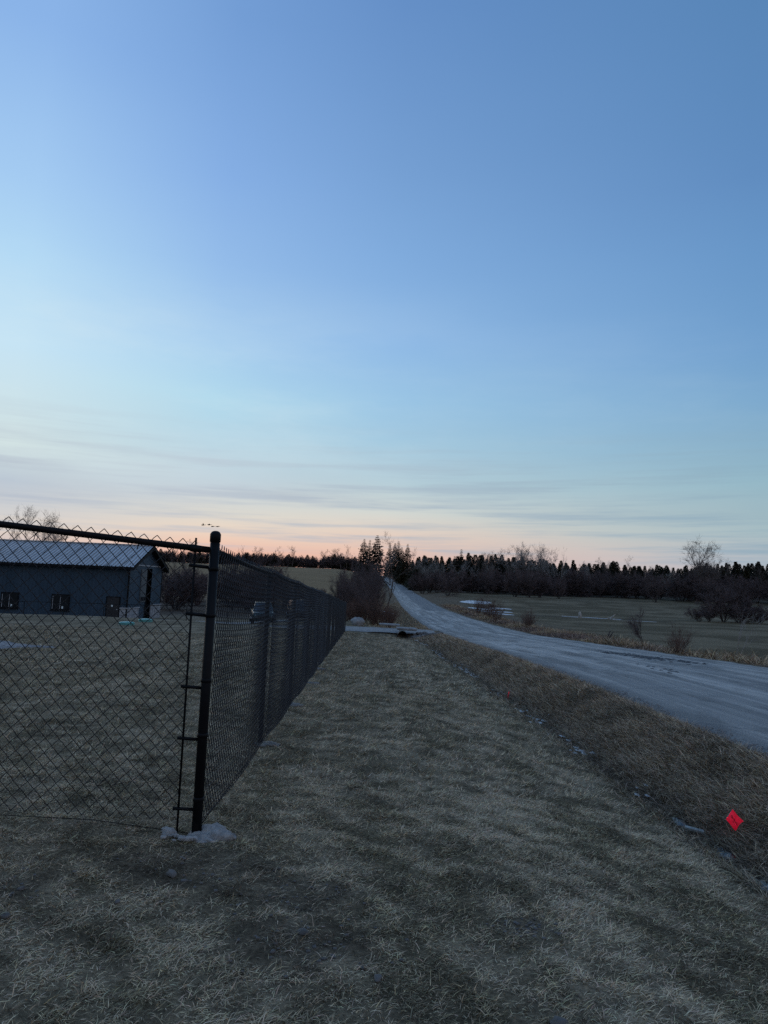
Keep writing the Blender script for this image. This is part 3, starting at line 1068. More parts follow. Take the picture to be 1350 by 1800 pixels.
bbox('door_leaf', (-22.1, by0 - 0.10, BZ + .04), (-21.15, by0 - 0.082, -0.20), simple('dark_door', (0.02, 0.019, 0.02), 0.45, 0, .2, 3), dd)
bbox('door_handle', (-21.35, by0 - 0.15, -1.18), (-21.22, by0 - 0.10, -1.12), frame_w, dd)
bbox('door_notice', (-21.75, by0 - 0.107, -0.95), (-21.62, by0 - 0.102, -0.80), sign_w, dd)


def stone_blocks(name, a0, a1, z0, z1, axis, plane, out, seed):
    rd_ = random.Random(seed)
    root = bbox(name, (a0, plane - .03, z0) if axis == 'x' else (plane, a0, z0), (a1, plane - .024, z1) if axis == 'x' else (plane + .006, a1, z1), concrete)
    rows_ = 4
    hh = (z1 - 0.09 - z0) / rows_
    shared = MB().box((0, 0, 0), (1, 1, 1)).mesh('stone', wstone)
    for r in range(rows_):
        p = a0
        while p < a1 - 0.05:
            wd = min(rd_.uniform(0.3, 0.6), a1 - p)
            if a1 - p - wd < 0.15:
                wd = a1 - p
            th = rd_.uniform(0.05, 0.09)
            if axis == 'x':
                loc, sc = (p + .008, plane - .03 - th, z0 + r * hh + .008), (wd - .016, th, hh - .016)
            else:
                loc, sc = (plane + .006, p + .008, z0 + r * hh + .008), (th, wd - .016, hh - .016)
            link('stone', shared, root, Vector(loc) - OFF, None, sc)
            p += wd
    if axis == 'x':
        bbox('cap_course', (a0, plane - .17, z1 - .085), (a1, plane - .03, z1), wstone, root)
    else:
        bbox('cap_course', (plane + .006, a0, z1 - .085), (plane + .15, a1, z1), wstone, root)


stone_blocks('stone_wainscot', -21.05, -20.42, BZ, -0.98, 'x', by0, -1, 3)
stone_blocks('stone_wainscot', by0 - .08, 60.9, BZ, -0.98, 'y', bx1, 1, 4)
stone_blocks('stone_wainscot', 64.0, by1, BZ, -0.86, 'y', bx1, 1, 5)

# far yard fence, thin posts and rail in front of the building
yf = empty('chain_link_fence', (-20, 46, gz(-20, 46)))
tag(yf, 'thin dark yard fence of posts and rails in front of the metal building', 'fence')
YM = Matrix.Translation(-Vector(yf.location))
px_ = [-29.9, -27.45, -25.0, -22.55, -20.05, -17.55, -15.0, -12.3, -9.7, -7.1, -4.6, -2.2]
tops = []
for x in px_:
    y = 46 + 0.02 * x
    z = gz(x, y)
    me = MB().tube([(x, y, z - .1), (x, y, z + 1.36)], 0.024, 8).mesh('post', black_vinyl, True)
    me.transform(YM)
    link('post', me, yf)
    tops.append((x, y, z + 1.34))
for a, b_ in zip(tops[:-1], tops[1:]):
    me = MB().tube([a, b_], 0.019, 6).mesh('top_rail', black_vinyl, True)
    me.transform(YM)
    link('top_rail', me, yf)
for x0, x1 in ((-30, -2.2),):
    V, Q = [], []
FW_, FV_, R_ = FW, FV, ROWS
FW, ROWS = 0.16, 9
for k in range(len(px_) - 1):
    a, b_ = tops[k], tops[k + 1]
    V, Q = fabric(a[:2], b_[:2], a[2] - 1.3, b_[2] - 1.3, 90 + k, False, 0.0, 1.32, 0.0018)
    me = np_mesh('wire_mesh', V, quads=Q, mat=wire_m)
    me.transform(YM)
    o = link('wire_mesh', me, yf)
    o['kind'] = 'stuff'
FW, FV, ROWS = FW_, FV_, R_

# green access lids on the yard grass
lid_m = simple('teal_plastic', (0.11, 0.32, 0.29), 0.5, 0, 0.2, 6)
for (x, y, lab) in ((-12.55, 38.6, 'teal plastic tank lid, the farther of two on the yard grass'), (-12.15, 34.6, 'teal plastic tank lid, the nearer of two on the yard grass')):
    z = gz(x, y)
    o = empty('tank_lid', (x, y, z))
    tag(o, lab, 'lid', 'tank lids on the yard grass')
    MB().lathe((0, 0, 0), [(0.36, -0.05), (0.36, 0.06), (0.33, 0.07)], 24).build('riser', lid_m, o, True)
    MB().lathe((0, 0, 0.07), [(0.38, 0), (0.38, 0.04), (0.30, 0.075), (0.15, 0.10), (0.02, 0.105)], 24).build('cover', lid_m, o, True)
    for k in range(6):
        a = k * math.pi / 3
        MB().box((-0.03, -0.03, 0), (0.03, 0.03, 0.03)).build('bolt_boss', lid_m, o, loc=(0.31 * math.cos(a), 0.31 * math.sin(a), 0.12))

# ---------------------------------------------------------------- parked cars
tyre_m = simple('tyre_rubber', (0.012, 0.012, 0.012), 0.8, 0, .2, 8)
rim_m = simple('alloy_rim', (0.4, 0.4, 0.42), 0.35, 0.8, .1, 8)
cglass = simple('car_glass', (0.05, 0.065, 0.08), 0.06, 0.0, 0.1, 2, 0, 0.8)
lamp_m = simple('clear_lamp', (0.6, 0.6, 0.62), 0.15, 0, .1, 4)
tail_m = simple('red_lamp', (0.25, 0.01, 0.01), 0.2, 0, .1, 4)
grille_m = simple('black_grille', (0.015, 0.015, 0.017), 0.5, 0, .2, 5)


def car(x, y, rz, paint, label):
    z = gz(x, y) + 0.04
    root = empty('parked_car', (x, y, z), rz)
    tag(root, label, 'car', 'cars parked on the gravel lot')
    L, W = 4.6, 0.9
    # lower body: lofted outline along the length (front at +x)
    secs = [(-2.28, .45, .80, .72), (-2.2, .30, .98, .82), (-1.6, .24, 1.02, .89), (0, .24, 1.0, .90), (1.2, .24, .98, .89), (1.9, .26, .90, .85), (2.22, .32, .82, .76), (2.3, .42, .70, .66)]
    mb = MB()
    vs_, n = [], 10
    for xs_, z0, z1, hw in secs:
        prof = [(-hw * .9, z0), (-hw, z0 + .12), (-hw, z1 - .18), (-hw * .96, z1 - .05), (-hw * .86, z1), (hw * .86, z1), (hw * .96, z1 - .05), (hw, z1 - .18), (hw, z0 + .12), (hw * .9, z0)]
        vs_ += [(xs_, a, b) for a, b in prof]
    fs_ = []
    for i in range(len(secs) - 1):
        for k in range(n):
            k2 = (k + 1) % n
            fs_.append((i * n + k, (i + 1) * n + k, (i + 1) * n + k2, i * n + k2))
    fs_.append(tuple(range(n)))
    fs_.append(tuple(reversed(range((len(secs) - 1) * n, len(secs) * n))))
    mb.add(vs_, fs_)
    mb.build('body', paint, root, True)
    # greenhouse
    def gh(zb, zt, xb0, xb1, xt0, xt1, wb, wt):
        return [(xb0, -wb, zb), (xb1, -wb, zb), (xb1, wb, zb), (xb0, wb, zb), (xt0, -wt, zt), (xt1, -wt, zt), (xt1, wt, zt), (xt0, wt, zt)]
    g = gh(.97, 1.62, -2.12, .95, -1.85, .05, .80, .62)
    MB().add(g, [(0, 3, 2, 1), (4, 5, 6, 7), (0, 1, 5, 4), (1, 2, 6, 5), (2, 3, 7, 6), (3, 0, 4, 7)]).build('cabin', paint, root, False, .05)
    def pane(ids, shrink, name):
        c = [Vector(g[i]) for i in ids]
        m_ = sum(c, Vector()) / 4
        nn = (c[1] - c[0]).cross(c[2] - c[1]).normalized()
        q = [m_ + (p - m_) * shrink + nn * 0.012 for p in c]
        MB().add(q + [p - nn * .01 for p in q], [(0, 1, 2, 3), (7, 6, 5, 4), (0, 4, 5, 1), (1, 5, 6, 2), (2, 6, 7, 3), (3, 7, 4, 0)]).build(name, cglass, root)
    pane((1, 2, 6, 5), .88, 'windscreen')
    pane((3, 0, 4, 7), .85, 'rear_window')
    pane((0, 1, 5, 4), .84, 'side_window')
    pane((2, 3, 7, 6), .84, 'side_window')
    MB().box((2.22, -.5, .45), (2.315, .5, .66)).build('grille', grille_m, root)
    for s in (-1, 1):
        MB().box((2.1, s * .52 - .14, .62), (2.28, s * .52 + .14, .74)).build('headlight', lamp_m, root, False, .02)
        MB().box((-2.29, s * .62 - .12, .72), (-2.2, s * .62 + .12, .92)).build('tail_light', tail_m, root, False, .02)
        MB().box((.55, s * .98 - .1, .98), (.72, s * .98 + .1, 1.12)).build('wing_mirror', paint, root, False, .03)
        for xx in (-1.4, 1.42):
            wroot = MB()
            vs_, fs_ = [], []
            m1 = MB().tube([(xx, s * .72, .34), (xx, s * .93, .34)], .34, 18)
            wo_ = m1.build('wheel', tyre_m, root, True)
            MB().tube([(xx, s * .90, .34), (xx, s * .945, .34)], .21, 14).build('rim', rim_m, wo_, True)
    return root


car(-9.3, 57.0, math.radians(-78), simple('dark_teal_paint', (0.02, 0.05, 0.055), 0.25, 0.2, .1, 2, 0, .6), 'dark teal car nose-on through the fence mesh left of the second post')
car(-6.6, 59.2, math.radians(-75), simple('charcoal_paint', (0.028, 0.028, 0.03), 0.25, 0.2, .1, 2, 0, .6), 'charcoal car just right of the second fence post, seen through mesh')

# ---------------------------------------------------------------- culvert, boulder, snow
cul = empty('culvert', (1.42, 43.9, -1.75))
tag(cul, 'dark culvert pipe under a flat stone slab at the driveway', 'culvert')
mb = MB()
vs_, fs_, n = [], [], 24
for (yy_, r) in ((-0.15, .33), (-0.15, .29), (4.6, .29), (4.6, .33), (-0.15, .33)):
    for k in range(n):
        a = 2 * math.pi * k / n
        vs_.append((r * math.cos(a), yy_, .33 + r * math.sin(a)))
for i in range(4):
    for k in range(n):
        k2 = (k + 1) % n
        fs_.append((i * n + k, i * n + k2, (i + 1) * n + k2, (i + 1) * n + k))
mb.add(vs_, fs_)
mb.build('pipe', simple('dark_pipe', (0.012, 0.012, 0.013), .6), cul, True)
def slabm(x, y, z, sx, sy, sz, rz, seed):
    rd_ = random.Random(seed)
    mb_ = MB()
    vs2, fs2 = rock(1.0, seed, 1, 1, 1, .12, 3)
    out = []
    for p in vs2:
        q = [math.copysign(abs(c) ** 0.35, c) for c in p]
        out.append((q[0] * sx, q[1] * sy, q[2] * sz))
    mb_.add(out, fs2)
    o_ = mb_.build('slab', stone_pale, cul, True, loc=(x, y, z))
    o_.rotation_euler = (0.04, 0.02, rz)
stone_pale = simple('pale_limestone', (0.24, 0.24, 0.235), .9, 0, .35, 4, .9)
slabm(0.25, 0.1, 0.80, 0.62, 0.35, 0.085, 0.05, 4)
slabm(-0.75, 3.9, 0.82, 0.7, 0.3, 0.06, 0.1, 6)
# loose stones on the road side of the culvert mouth
rd = random.Random(14)
for k in range(60):
    x = rd.uniform(2.0, 3.75)
    y = rd.uniform(42.3, 44.2)
    z = gz(x, y)
    mb = MB()
    mb.add(*rock(rd.uniform(.06, .15), 200 + k, 1.2, 1, .8, .3, 1))
    mb.build('riprap_stone', stone_m, cul, False, loc=(x - 1.42, y - 43.9, z + .04 + 1.75))

bo = MB()
bo.add(*rock(0.42, 77, 1.1, 0.9, 0.85, 0.55, 3))
o = bo.build('boulder', stone_pale, None, True, loc=(-1.5, 50.3, gz(-1.5, 50.3) + 0.22))
tag(o, 'pale rounded boulder beside the driveway near the fence end', 'boulder')

for i, (x, y, rx_, ry_, lab) in enumerate([
        (20.3, 120.5, 2.2, 2.0, 'bright ragged snow patch nearest the road in the field'),
        (19.8, 133, 1.8, 3.0, 'snow patch at the near left of the snowy hollow'),
        (23.0, 138, 2.6, 2.6, 'thin snow patch on the right side of the snowy hollow'),
        (21.0, 150, 2.8, 4.0, 'middle snow patch of the snowy hollow'),
        (25.8, 155, 2.2, 3.0, 'small snow patch right of the middle one in the hollow'),
        (23.2, 175, 3.6, 6.0, 'farthest broad snow patch beside the roadside bush'),
        (-0.3, 104, 1.6, 1.1, 'small snow patch under the thicket left of the road'),
        (1.5, 100, 0.7, 0.6, 'tiny snow patch beside the bare tree left of the road')]):
    o = blob_sheet('snow_patch', x, y, rx_, ry_, snow_m, H, 0.05, 50 + i, 0.06, 44, 5)
    tag(o, lab, 'snow', 'snow patches')
# rim of snow along the swale
def ribbon(name, pts_, wid, mat, lift, seed):
    mb_ = MB()
    n = len(pts_)
    vs2 = []
    for k, (x, y) in enumerate(pts_):
        w_ = wid * (0.3 + 1.3 * float(vnoise(np.array([k * .9 + seed]), np.array([seed * 1.7]), seed)[0])) * math.sin(math.pi * (k + .4) / (n - .2)) ** .5
        for s in (-1, 0, 1):
            yy2 = y + s * w_
            vs2.append((x, yy2, gz(x, yy2) + lift * (1 if s == 0 else .3)))
    fs2 = []
    for k in range(n - 1):
        for s in (0, 1):
            fs2.append((k * 3 + s, k * 3 + 3 + s, k * 3 + 4 + s, k * 3 + 1 + s))
    mb_.add(vs2, fs2)
    return mb_.build(name, mat, None, True)
o = ribbon('snow_bank', [(29 + .6 * k, 128.5 + 5 * math.sin((29 + .6 * k - 20) / 9.0)) for k in range(8, 26)], 0.16, snow_m, .06, 4)
tag(o, 'long thin line of snow along the rim of the dark swale', 'snow')
o = ribbon('snow_bank', [(40 + .5 * k, 119.5 + 5 * math.sin((40 + .5 * k - 20) / 9.0)) for k in range(14)], 0.25, snow_m, .10, 6)
tag(o, 'short bright snow line at the near end of the dark swale', 'snow')
pale_wood = simple('weathered_wood', (0.36, 0.33, 0.29), .85, 0, .3, 4, .6)
mb = MB().tube([(0, 0, -.2), (.03, 0, .5), (-.02, 0, .95), (.06, 0, 1.15)], [.34, .27, .22, .06], 9)
mb.tube([(0, 0, .5), (.35, .1, .8)], [.12, .05], 6)
o = mb.build('tree_stump', pale_wood, None, True, loc=(34.7, 124.5, gz(34.7, 124.5)))
tag(o, 'pale broken stump standing beside the swale in the field', 'stump')
mb = MB().tube([(-.6, 0, .15), (0, .1, .3), (.7, 0, .9)], [.14, .12, .05], 6)
mb.tube([(0, .1, .3), (.3, 0, .0), (.9, -.1, .1)], [.1, .08, .04], 6)
o = mb.build('fallen_branch', pale_wood, None, True, loc=(39.5, 122.5, gz(39.5, 122.5)))
tag(o, 'pale forked branch lying in the swale right of the stump', 'branch')
mb = MB().box((-.6, -.5, 0), (.6, .5, .55)).box((-.65, -.55, .55), (.65, .55, .65))
o = mb.build('feed_trough', trim_dark, None, False, 0.03, loc=(24.5, 158, gz(24.5, 158)))
tag(o, 'small dark box standing in the field behind the snow', 'box')

# ditch: meltwater and ice
ice_m = simple('ditch_ice', (0.34, 0.36, 0.38), .35, 0, .4, 14, .6, .4)
water_m = simple('ditch_water', (0.012, 0.015, 0.02), .06, 0, .2, 5, .15, .6)
rd = random.Random(21)
mb = MB()
for (ya, yb, n, s) in ((8.9, 10.3, 15, .05), (11.2, 12.9, 20, .055), (15.0, 16.5, 10, .05), (19, 24, 46, .09), (26, 33, 46, .10), (36, 40, 22, .12), (6.8, 7.3, 4, .035)):
    for k in range(n):
        y = rd.uniform(ya, yb)
        x = float(ditch_x(y)) + rd.gauss(0, .07)
        r = s * rd.uniform(.3, 1.0)
        m_, a0 = 8, rd.uniform(0, 6)
        vs_ = [(x, y, gz(x, y) + .03)]
        for q in range(m_):
            a = 2 * math.pi * q / m_ + a0
            rr = r * rd.uniform(.5, 1.2)
            vs_.append((x + rr * .8 * math.cos(a), y + 1.9 * rr * math.sin(a), gz(x, y) + .022))
        mb.add(vs_, [(0, 1 + q, 1 + (q + 1) % m_) for q in range(m_)])
o = mb.build('ditch_ice', ice_m)
tag(o, 'broken white ice and meltwater strung along the ditch bottom', kind='stuff')
for i, (x, y, a, b_) in enumerate([(2.62, 5.35, .13, .34), (2.55, 4.75, .15, .3), (2.6, 6.15, .08, .25), (2.5, 4.2, .16, .3)]):
    o = blob_sheet('puddle', x, y, a, b_, water_m, lambda p, q: H(p, q) * 0 + gz(x, y), .012, 70 + i, n=24, rings=2)
    tag(o, kind='stuff')
    o['label'] = 'thin dark puddle of meltwater in the ditch bottom'
mb = MB().box((-.07, -.022, -.008), (.07, .022, .010))
o = mb.build('wood_scrap', simple('wet_grey_wood', (0.22, 0.235, 0.22), .6, 0, .4, 30), None, False, .003, loc=(2.56, 5.86, gz(2.56, 5.86) + .04))
o.rotation_euler = (0.1, 0.12, math.radians(-20))
tag(o, 'short pale plank scrap lying in the ditch left of the red flag', 'scrap')

# ---------------------------------------------------------------- marker flags
def flag_mat():
    m = bpy.data.materials.new('fluorescent_red')
    m.use_nodes = True
    nt = NT(m.node_tree)
    nt.n.clear()
    g = nt.node('ShaderNodeNewGeometry')
    n = nt.noise(g.outputs['Position'], 18, 3)
    d = nt.node('ShaderNodeBsdfDiffuse')
    nt.l.new(nt.ramp(n, [(0.3, (1.0, 0.012, 0.03)), (0.7, (1.0, 0.03, 0.06))]), d.inputs[0])
    sc = nt.node('ShaderNodeVectorMath', operation='SCALE')
    nt.l.new(d.inputs[0].links[0].from_socket, sc.inputs[0])
    sc.inputs['Scale'].default_value = 2.2
    nt.l.new(sc.outputs[0], d.inputs[0])
    out = nt.node('ShaderNodeOutputMaterial')
    nt.l.new(d.outputs[0], out.inputs[0])
    return m


flag_m = flag_mat()
ink = simple('black_marker', (0.10, 0.004, 0.006), .6, 0, .2, 9)
steel = simple('flag_wire', (0.25, 0.25, 0.26), .4, .8, .1, 9)


def flag(x, y, base_z_, cx, cz, e1, e2, w_, h_, label, text=False):
    """wire stake at (x, y); cloth centred at offset (cx, cz), its two edge directions e1, e2"""
    root = empty('marker_flag', (x, y, base_z_))
    tag(root, label, 'flag', 'red marker flags in the ditch')
    e1, e2 = Vector(e1).normalized(), Vector(e2).normalized()
    nn = e1.cross(e2).normalized()
    c = Vector((cx, 0, cz))
    N = 12
    def P(a, b):
        return c + e1 * (w_ * (a - .5)) + e2 * (h_ * (b - .5)) + nn * (0.006 * math.sin(a * 4.6 + 0.6 + 1.2 * b) + 0.003 * math.sin(b * 5.5 + a) + 0.008 * (a - .5) * (b - .3))
    vs_, fs_ = [], []
    for side in (0, 1):
        for i in range(N + 1):
            for j in range(N + 1):
                a, b = i / N, j / N
                if a > .9:
                    a -= 0.05 * math.sin(b * math.pi) * (a - .9) * 10
                vs_.append(P(a, b) + nn * (0.0006 if side else -0.0006))
    m = (N + 1) * (N + 1)
    for i in range(N):
        for j in range(N):
            q = (i * (N + 1) + j, (i + 1) * (N + 1) + j, (i + 1) * (N + 1) + j + 1, i * (N + 1) + j + 1)
            fs_.append(q)
            fs_.append(tuple(m + k for k in reversed(q)))
    cl = MB().add(vs_, fs_).build('cloth', flag_m, root, True)
    top = P(0, 1)
    MB().tube([(0, 0, -0.05), P(0, 0) - e1 * .002, top - e1 * .002], 0.0014, 6).build('stake', steel, root, True)
    if text:
        strokes = []
        def arc(cx_, cy_, r1, r2, a0, a1, n=14):
            return [(cx_ + r1 * math.cos(math.radians(a0 + (a1 - a0) * k / n)), cy_ + r2 * math.sin(math.radians(a0 + (a1 - a0) * k / n))) for k in range(n + 1)]
        strokes.append(arc(.20, .52, .065, .085, 0, 360))
        strokes.append([(.32, .58), (.33, .44)])
        strokes.append([(.33, .53), (.37, .58), (.41, .57)])
        strokes.append(arc(.50, .51, .05, .06, 20, 340))
        strokes.append([(.55, .57), (.55, .38), (.50, .31), (.44, .33)])
        strokes.append([(.64, .57), (.65, .44), (.69, .46), (.73, .57), (.73, .45)])
        strokes.append([(.80, .58), (.80, .45), (.85, .42)])
        mb_ = MB()
        for st in strokes:
            mb_.tube([P(a, b) + nn * .0012 for a, b in st] , 0.0019, 5)
        mb_.build('handwriting', ink, cl, True)
    return root


fx_, fy_ = 2.80, 5.70
gzf = gz(fx_, fy_)
flag(fx_, fy_, gzf, 0.0, 0.115, (0.62, 0.10, -0.62), (0.62, 0.25, 0.60), 0.128, 0.102, 'red marker flag with handwriting, tilted like a diamond on the bank', True)
fx2, fy2 = 2.58, 14.4
flag(fx2, fy2, gz(fx2, fy2), 0.03, 0.10, (0.35, 0.9, -0.25), (0.2, 0.0, 1.0), 0.11, 0.13, 'tiny red marker flag farther along the icy ditch')

# ---------------------------------------------------------------- loose stones on the lawn
stones = [(0.72, 2.79, .036, 'pale flat stone in the grass near the bottom of the view'),
          (0.05, 2.99, .022, 'small round grey stone in the grass left of the flat one'),
          (-1.55, 3.21, .024, 'pale stone at the left edge below the fence'),
          (-1.66, 3.57, .022, 'flat pale stone near the left edge, in bare soil'),
          (-1.03, 3.88, .032, 'larger soil-coloured stone just in front of the concrete collar'),
          (-0.95, 3.84, .020, 'small stone touching the one in front of the collar'),
          (-1.17, 3.49, .018, 'small pale stone in the grass below the left fence panel'),
          (-0.28, 3.31, .028, 'grey stone in the bare patch right of the corner post'),
          (-0.39, 3.13, .014, 'grey stone just below the bare patch')]
for i, (x, y, r, lab) in enumerate(stones):
    mb = MB()
    r *= .8
    mb.add(*rock(r, 300 + i, 1.3, 0.9, 0.6, 0.5, 2))
    o = mb.build('stone', stone_m, None, True, loc=(x, y, gz(x, y) + r * 0.40))
    o.rotation_euler = (0, 0, i * 1.3)
    tag(o, lab, 'stone', 'loose stones on the lawn')
rd = random.Random(33)
mb = MB()
for k in range(260):
    sx, sy, rx, ry_ = rd.choice(SOILS)
    x, y = rd.gauss(sx, rx * .55), rd.gauss(sy, ry_ * .6)
    r = rd.uniform(.003, .010)
    vs_, fs_ = rock(r, 500 + k % 17, 1.2, 1, .8, .3, 1)
    z = gz(x, y) + r * .5
    mb.add([(p[0] + x, p[1] + y, p[2] + z) for p in vs_], fs_)
o = mb.build('pebbles', stone_m)
tag(o, 'scattered small pebbles in the bare soil patches', kind='stuff')

# ---------------------------------------------------------------- grass
rng = np.random.default_rng(11)
blade_m = blade_mat('grass_blades')


def sample_wedge(n, y0, y1, xlim=None, slack=0.62, bias=1.0):
    """points spread over the ground between two distances, fanned like a field seen from the path"""
    y = np.sqrt(rng.uniform(y0 ** 2, y1 ** 2, n)) if bias == 1.0 else rng.uniform(y0, y1, n)
    x = rng.uniform(-1, 1, n) * (y * slack + 0.3)
    if xlim:
        k = (x > xlim[0](y)) & (x < xlim[1](y))
        x, y = x[k], y[k]
    return x, y


def on_turf(x, y):
    u = x - road_x(y)
    ok = (u < -HALF - 0.02)
    ok &= ~((y > 43.9) & (y < 48.8))
    ok &= np.hypot((x - POST0[0] - 0.04) / 0.17, (y - POST0[1] + .01) / 0.10) > 1
    ok &= ~((x > -14.2) & (x < -8.6) & (y > 15.2) & (y < 18.4))
    return ok


def make_blades(x, y, length, width, lean, colmul, dirbias=None, two=True, sink=0.005, colover=None):
    n = len(x)
    z = H(x, y) - sink
    az_ = rng.uniform(0, 2 * np.pi, n) if dirbias is None else np.where(rng.random(n) < 0.3, rng.uniform(0, 2 * np.pi, n), rng.normal(dirbias, 1.0, n) + 1.6 * (fbm(x * 2.1, y * 2.1, 97, 3) - 0.5))
    L = length * rng.uniform(0.55, 1.35, n)
    W = width * rng.uniform(0.7, 1.3, n) * 0.5
    ln = np.clip(rng.normal(lean, 0.22, n), 0.1, 1.5)
    d = np.stack([np.cos(az_), np.sin(az_), np.zeros(n)], 1)
    upv = np.array([0, 0, 1.0])
    twist = rng.normal(0, 0.6, n)
    s = np.stack([-np.sin(az_ + twist), np.cos(az_ + twist), np.sin(twist) * 0.4], 1)
    p0 = np.stack([x, y, z], 1)
    c = gcol(x, y) if colover is None else colover
    c = c * (colmul * np.exp(rng.normal(0.05, 0.55, n)))[:, None]
    c = c * (1 + rng.normal(0, 0.05, (n, 3)))
    c = np.clip(c, 0.01, None)
    c = c * np.minimum(1.0, 0.78 / c.max(1))[:, None]
    if two:
        mid = p0 + (L * 0.5)[:, None] * (d * np.sin(ln * 0.88)[:, None] + upv * np.cos(ln * 0.88)[:, None])
        tip = mid + (L * 0.5)[:, None] * (d * np.sin(np.minimum(ln * 1.2, 1.68))[:, None] + upv * np.cos(np.minimum(ln * 1.2, 1.68))[:, None])
        V = np.stack([p0 - s * W[:, None], p0 + s * W[:, None], mid + s * (W * .85)[:, None], mid - s * (W * .85)[:, None], tip], 1).reshape(-1, 3)
        b = np.arange(n, dtype=np.int32)[:, None] * 5
        Q = b + np.array([[0, 1, 2, 3]], dtype=np.int32)
        T = b + np.array([[3, 2, 4]], dtype=np.int32)
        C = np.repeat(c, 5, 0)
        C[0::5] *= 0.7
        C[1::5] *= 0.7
        return V, Q, T, C
    tip = p0 + L[:, None] * (d * np.sin(ln)[:, None] + upv * np.cos(ln)[:, None])
    V = np.stack([p0 - s * W[:, None], p0 + s * W[:, None], tip], 1).reshape(-1, 3)
    T = np.arange(n * 3, dtype=np.int32).reshape(-1, 3)
    return V, None, T, np.repeat(c, 3, 0)


def grass_obj(name, sets, label):
    Vs, Qs, Ts, Cs, o = [], [], [], [], 0
    for V, Q, T, C in sets:
        Vs.append(V)
        if Q is not None:
            Qs.append(Q + o)
        Ts.append(T + o)
        Cs.append(C)
        o += len(V)
    me = np_mesh(name, np.concatenate(Vs), tris=np.concatenate(Ts), quads=np.concatenate(Qs) if Qs else None, mat=blade_m,
                 smooth=False, colors={'gcol': np.concatenate(Cs)})
    ob = link(name, me)
    return tag(ob, label, kind='stuff')


lawn_lim = (lambda y: -1e9 + y * 0, lambda y: ditch_x(y) + 0.15)
sets = []
x, y = sample_wedge(330000, 2.0, 6.2, lawn_lim)
k = on_turf(x, y)
x, y = x[k], y[k]
soil_k = np.ones(len(x), bool)
for sx, sy, rx, ry_ in SOILS:
    soil_k &= ~((np.hypot((x - sx) / rx, (y - sy) / ry_) < 0.85) & (rng.random(len(x)) < 0.72))
clump = fbm(x * 9, y * 9, 88, 2)
k = soil_k & (rng.random(len(x)) < 0.35 + 1.1 * sst(0.35, 0.7, clump))
x, y = x[k], y[k]
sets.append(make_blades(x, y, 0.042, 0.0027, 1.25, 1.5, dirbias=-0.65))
# longer bleached tufts
tx, ty = sample_wedge(700, 2.1, 6.5, lawn_lim)
k = on_turf(tx, ty)
tx, ty = tx[k], ty[k]
tx, ty = np.repeat(tx, 26), np.repeat(ty, 26)
tx = tx + rng.normal(0, 0.03, len(tx))
ty = ty + rng.normal(0, 0.03, len(ty))
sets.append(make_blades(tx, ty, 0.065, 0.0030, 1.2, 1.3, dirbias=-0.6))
x, y = sample_wedge(220000, 6.2, 14, lawn_lim)
k = on_turf(x, y)
x, y = x[k], y[k]
k = rng.random(len(x)) < 0.4 + 1.0 * sst(0.35, 0.7, fbm(x * 6, y * 5, 88, 2))
x, y = x[k], y[k]
sets.append(make_blades(x, y, 0.066, 0.0055, 1.15, 1.4, dirbias=-0.65, two=False))
x, y = sample_wedge(150000, 14, 46, lawn_lim, bias=0)
k = on_turf(x, y) & ((y < 30) | (x > fence_x(y) - 3))
x, y = x[k], y[k]
sets.append(make_blades(x, y, 0.085, 0.013, 1.1, 1.35, dirbias=-0.65, two=False))
grass_obj('lawn_grass', sets, 'short dead and greening lawn grass inside and outside the fence')

# rough matted grass on the ditch bank below the road
sets = []
for n, y0, y1, L, W_, two in ((70000, 3.5, 12, .11, .0042, True), (60000, 12, 30, .14, .010, False), (26000, 30, 60, .18, .022, False)):
    y = rng.uniform(y0, y1, n)
    xd = ditch_x(y)
    x = xd + (road_x(y) - HALF + 0.12 - xd) * rng.uniform(-0.12, 1.0, n) ** 1.0
    k = on_turf(x, y) | ((y < 43) & (x < road_x(y) - HALF + .12))
    k &= ~((y > 43) & (y < 48.8))
    k &= np.abs(x - xd) > 0.10 * rng.random(n)
    x, y = x[k], y[k]
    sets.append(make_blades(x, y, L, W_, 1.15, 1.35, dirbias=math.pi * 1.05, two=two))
grass_obj('bank_grass', sets, 'flattened brown grass covering the bank between ditch and road')

# tall dry grass along the far side of the road
sets = []
n = 120000
y = np.where(rng.random(n) < 0.65, rng.uniform(8, 62, n), rng.uniform(62, 150, n))
u = HALF + 0.35 + np.abs(rng.gamma(2.0, 1.9, n))
x = road_x(y) + u
dens = fbm(x / 2.4, y / 5.0, 66, 3)
k = (rng.random(len(x)) < sst(0.28, 0.62, dens)) & (u < np.where(y < 70, 15, 8))
x, y, u = x[k], y[k], u[k]
tall = 0.16 + 0.42 * sst(0.6, 2.6, u - HALF) * (0.4 + fbm(x / 3.0, y / 6.0, 68, 2))
cs = mixc(np.array([[0.30, 0.21, 0.125]]) * np.ones((len(x), 1)), np.array([[0.17, 0.115, 0.085]]), sst(.4, .65, fbm(x / 4, y / 7, 69, 2)))
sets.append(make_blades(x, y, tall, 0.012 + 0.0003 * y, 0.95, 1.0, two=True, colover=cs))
grass_obj('roadside_grass', sets, 'tall straw-coloured dead grass along the far verge of the road')

# grass edging the left side of the road beyond the driveway
n = 16000
y = rng.uniform(49.5, 150, n)
x = road_x(y) - HALF - rng.uniform(0.02, 5.5, n)
cs = np.array([[0.27, 0.195, 0.11]]) * np.ones((n, 1))
grass_obj('verge_grass', [make_blades(x, y, 0.22, 0.03, 0.9, 1.0, two=False, colover=cs)], 'brown grass on the near verge of the road beyond the driveway')

